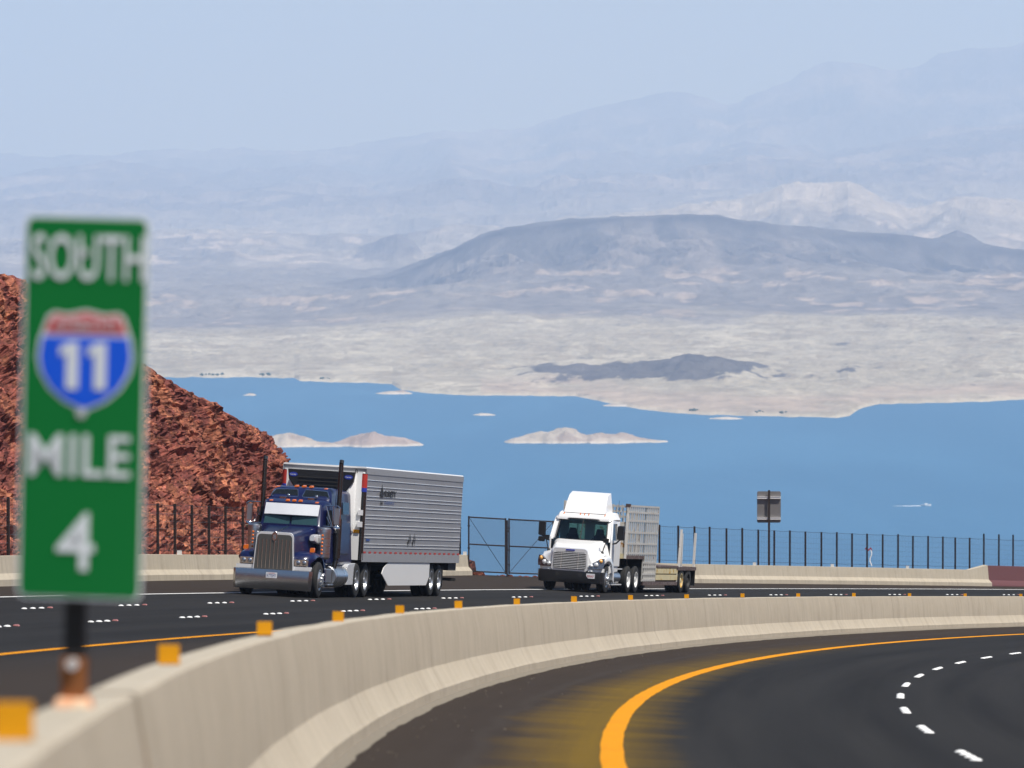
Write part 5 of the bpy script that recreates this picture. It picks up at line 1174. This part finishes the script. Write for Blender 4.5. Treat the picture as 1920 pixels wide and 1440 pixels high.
def rack_trailer():
    """x = 0 at the front face, drop deck behind the gooseneck"""
    r = empty('drop_deck_trailer'); tag(r, 'rusty drop-deck trailer with tall grey lattice racks behind the white tractor', 'trailer')
    Wd = 1.22; XD = -3.15; XR = -5.35; XA = -9.2; XE = -12.5; ZU, ZLo, ZR = 1.42, .50, 1.02; ZT = 3.30
    MB().box(XD, 0, -Wd, Wd, ZU - .13, ZU).build('upper_deck', M['deck'], r, 0)
    MB().box(XD - .12, XD, -Wd + .02, Wd - .02, .42, ZU - .02).build('drop_wall', M['frame'], r, 0)
    MB().prism([(-.02, ZU - .13), (XD, ZU - .13), (XD, .6), (XD + .5, 1.05), (-.3, 1.12)], -.5, .5).build('gooseneck', M['frame'], r, 0)
    MB().box(XA, XD - .12, -Wd, Wd, ZLo - .20, ZLo - .06).build('lower_deck', M['deck'], r, 0)
    MB().box(XE, XA + .25, -Wd, Wd, ZR - .14, ZR).build('rear_deck', M['deck'], r, 0)
    MB().box(XA, XA + .06, -Wd + .02, Wd - .02, ZLo - .1, ZR - .1).build('rear_step', M['frame'], r, 0)
    # blotched plate on the front face with an open frame above
    MB().slab([(.02, -Wd, 1.16), (.02, Wd, 1.30), (.02, Wd, 2.66), (.02, -Wd, 2.66)], .05).build('front_plate', M['rustwhite'], r, 0)
    MB().slab([(.05, -Wd, 1.18), (.05, Wd, 1.30), (.05, Wd, 1.48), (.05, -Wd, 1.44)], .02).build('lower_plate', M['yellowbox'], r, 0)
    for y in (-Wd, -.62, 0, .62, Wd): MB().box(-.03, .05, y - .035, y + .035, ZU, ZT + (.03 if abs(y) > 1 else 0)).build('front_post', M['rustwhite' if abs(y) > 1 else 'rack'], r, 0)
    for z in (2.86, 3.24): MB().box(-.04, .03, -Wd, Wd, z - .04, z + .04).build('front_bar', M['rack'], r, 0)
    for k in range(18):
        y = -Wd + .07 + k * (2 * Wd - .14) / 17; MB().box(-.05, -.02, y - .014, y + .014, 2.62, 3.24).build('front_bar', M['rack'], r, 0)
    for y in (-.1, Wd): MB().box(-.05, .055, y - .09, y + .09, ZT - .07, ZT + .05).build('rust_cap', M['rust'], r, 0)
    # lattice panels: outer faces and leaning inner faces
    def lattice(x0, x1, z0, y0, lean, nx, zrows, nm):
        ht = ZT - z0
        yy = lambda z: y0 + lean * (z - z0)
        for z in zrows:
            MB().hexa([(x0, yy(z) - .022, z - .035), (x1, yy(z) - .022, z - .035), (x1, yy(z) + .022, z - .035), (x0, yy(z) + .022, z - .035), (x0, yy(z) - .022, z + .035), (x1, yy(z) - .022, z + .035), (x1, yy(z) + .022, z + .035), (x0, yy(z) + .022, z + .035)]).build('rack_rail', M['rack'], r, 0)
        for k in range(nx + 1):
            x = x0 + (x1 - x0) * k / nx; w = .048 if lean == 0 else .03
            MB().hexa([(x - w, yy(z0) - .02, z0), (x + w, yy(z0) - .02, z0), (x + w, yy(z0) + .02, z0), (x - w, yy(z0) + .02, z0), (x - w, yy(ZT) - .02, ZT), (x + w, yy(ZT) - .02, ZT), (x + w, yy(ZT) + .02, ZT), (x - w, yy(ZT) + .02, ZT)]).build('rack_bar', M['rack'], r, 0)
    rows_u = [1.50, 1.86, 2.28, 2.72, 3.04, 3.28]; rows_l = [.50, .72, .98, 1.16] + rows_u[0:]
    for s_ in (1, -1):
        lattice(XD, -.08, ZU, s_ * (Wd - .04), 0, 9 if s_ > 0 else 4, rows_u, 'upper'); lattice(XR, XD, ZLo - .06, s_ * (Wd - .04), 0, 7 if s_ > 0 else 3, rows_l, 'lower')
        lattice(XR, XD, ZLo - .06, s_ * .66, -s_ * .14, 3, rows_l[8:9], 'inner')
        MB().slab([(XD - .05, s_ * (Wd - .07), .46), (XR, s_ * (Wd - .07), .46), (XR, s_ * (Wd - .07), 1.02), (XD - .05, s_ * (Wd - .07), 1.02)][::-s_], .01).build('kick_plate', M['rack'], r, 0)
        MB().box(.0, .07, s_ * Wd - .04, s_ * Wd + .04, 1.3, 2.95).build('corner_stake', M['stake'], r, 0)
        # stained side box ahead of the axles
        MB().box(XA + .02, XR - .1, s_ * (Wd - .06), s_ * Wd, .50, .71).build('side_panel', M['yellowbox'], r, 0); MB().box(XA + .02, XR - .1, s_ * (Wd - .06), s_ * Wd, .75, .97).build('side_panel', M['yellowbox'], r, 0)
        MB().box(XA + .02, XR - .1, s_ * (Wd - .10), s_ * (Wd + .02), .98, 1.05).box(XA + .0, XR - .1, s_ * (Wd - .12), s_ * (Wd - .08), .44, .99).build('side_rail', M['deck'], r, 0)
        MB().slab([(XA, s_ * 1.215, .36), (XA + .12, s_ * 1.215, .36), (XA + .12, s_ * 1.215, 1.0), (XA, s_ * 1.215, 1.0)][::-s_], .03).build('end_plate', M['rack'], r, 0)
        MB().box(XE + .05, XE + .07, s_ * .72, s_ * 1.2, .28, .9).build('mud_flap', M['black'], r, 0)
    for x, y, lean, h in ((XA - .35, Wd - .06, .02, 1.46), (XA - .75, Wd - .06, -.02, 1.30), (XE + .25, Wd - .06, .0, 1.34), (XE + .30, -Wd + .06, .0, 1.38)):
        MB().hexa([(x - .05, y - .04, ZR - .1), (x + .05, y - .04, ZR - .1), (x + .05, y + .04, ZR - .1), (x - .05, y + .04, ZR - .1), (x - .05 - lean * 6, y - .04, ZR + h), (x + .05 - lean * 6, y - .04, ZR + h), (x + .05 - lean * 6, y + .04, ZR + h), (x - .05 - lean * 6, y + .04, ZR + h)]).build('stake', M['stake'], r, 0)
    MB().box(XE + .1, XA, -.6, -.5, .6, .9).box(XE + .1, XA, .5, .6, .6, .9).build('underframe', M['frame'], r, 0)
    axle(r, -10.05, .93, .48, 'yellowbox'); axle(r, -11.3, .93, .48, 'frame')
    return r
T2S, T2V = 181.1, 15.75
o = white_tractor(); place(o, T2S, T2S + 5, T2V)
o = rack_trailer(); place(o, T2S + 2.55, T2S + 13.7, T2V)

# ------------------------------------------------------------------ the air between the road and the far mountains
def haze():
    o = MB().box(-16000, 16000, -2000, 46000, LAKE_Z - 12, 1500).build('haze', bpy.data.materials.new('desert_haze'), None, 0)
    m = o.data.materials[0]; m.use_nodes = True; nt = m.node_tree; nt.nodes.clear()
    v = nd(nt, 'ShaderNodeVolumePrincipled'); v.inputs['Color'].default_value = (.52, .695, 1.0, 1); v.inputs['Absorption Color'].default_value = (.38, .38, .38, 1); v.inputs['Density'].default_value = 1 / 14200; v.inputs['Anisotropy'].default_value = 0.0
    ou = nd(nt, 'ShaderNodeOutputMaterial'); nt.links.new(v.outputs[0], ou.inputs['Volume']); tag(o, 'pale blue desert haze filling the air over the lake', 'haze', kind='stuff')
haze()
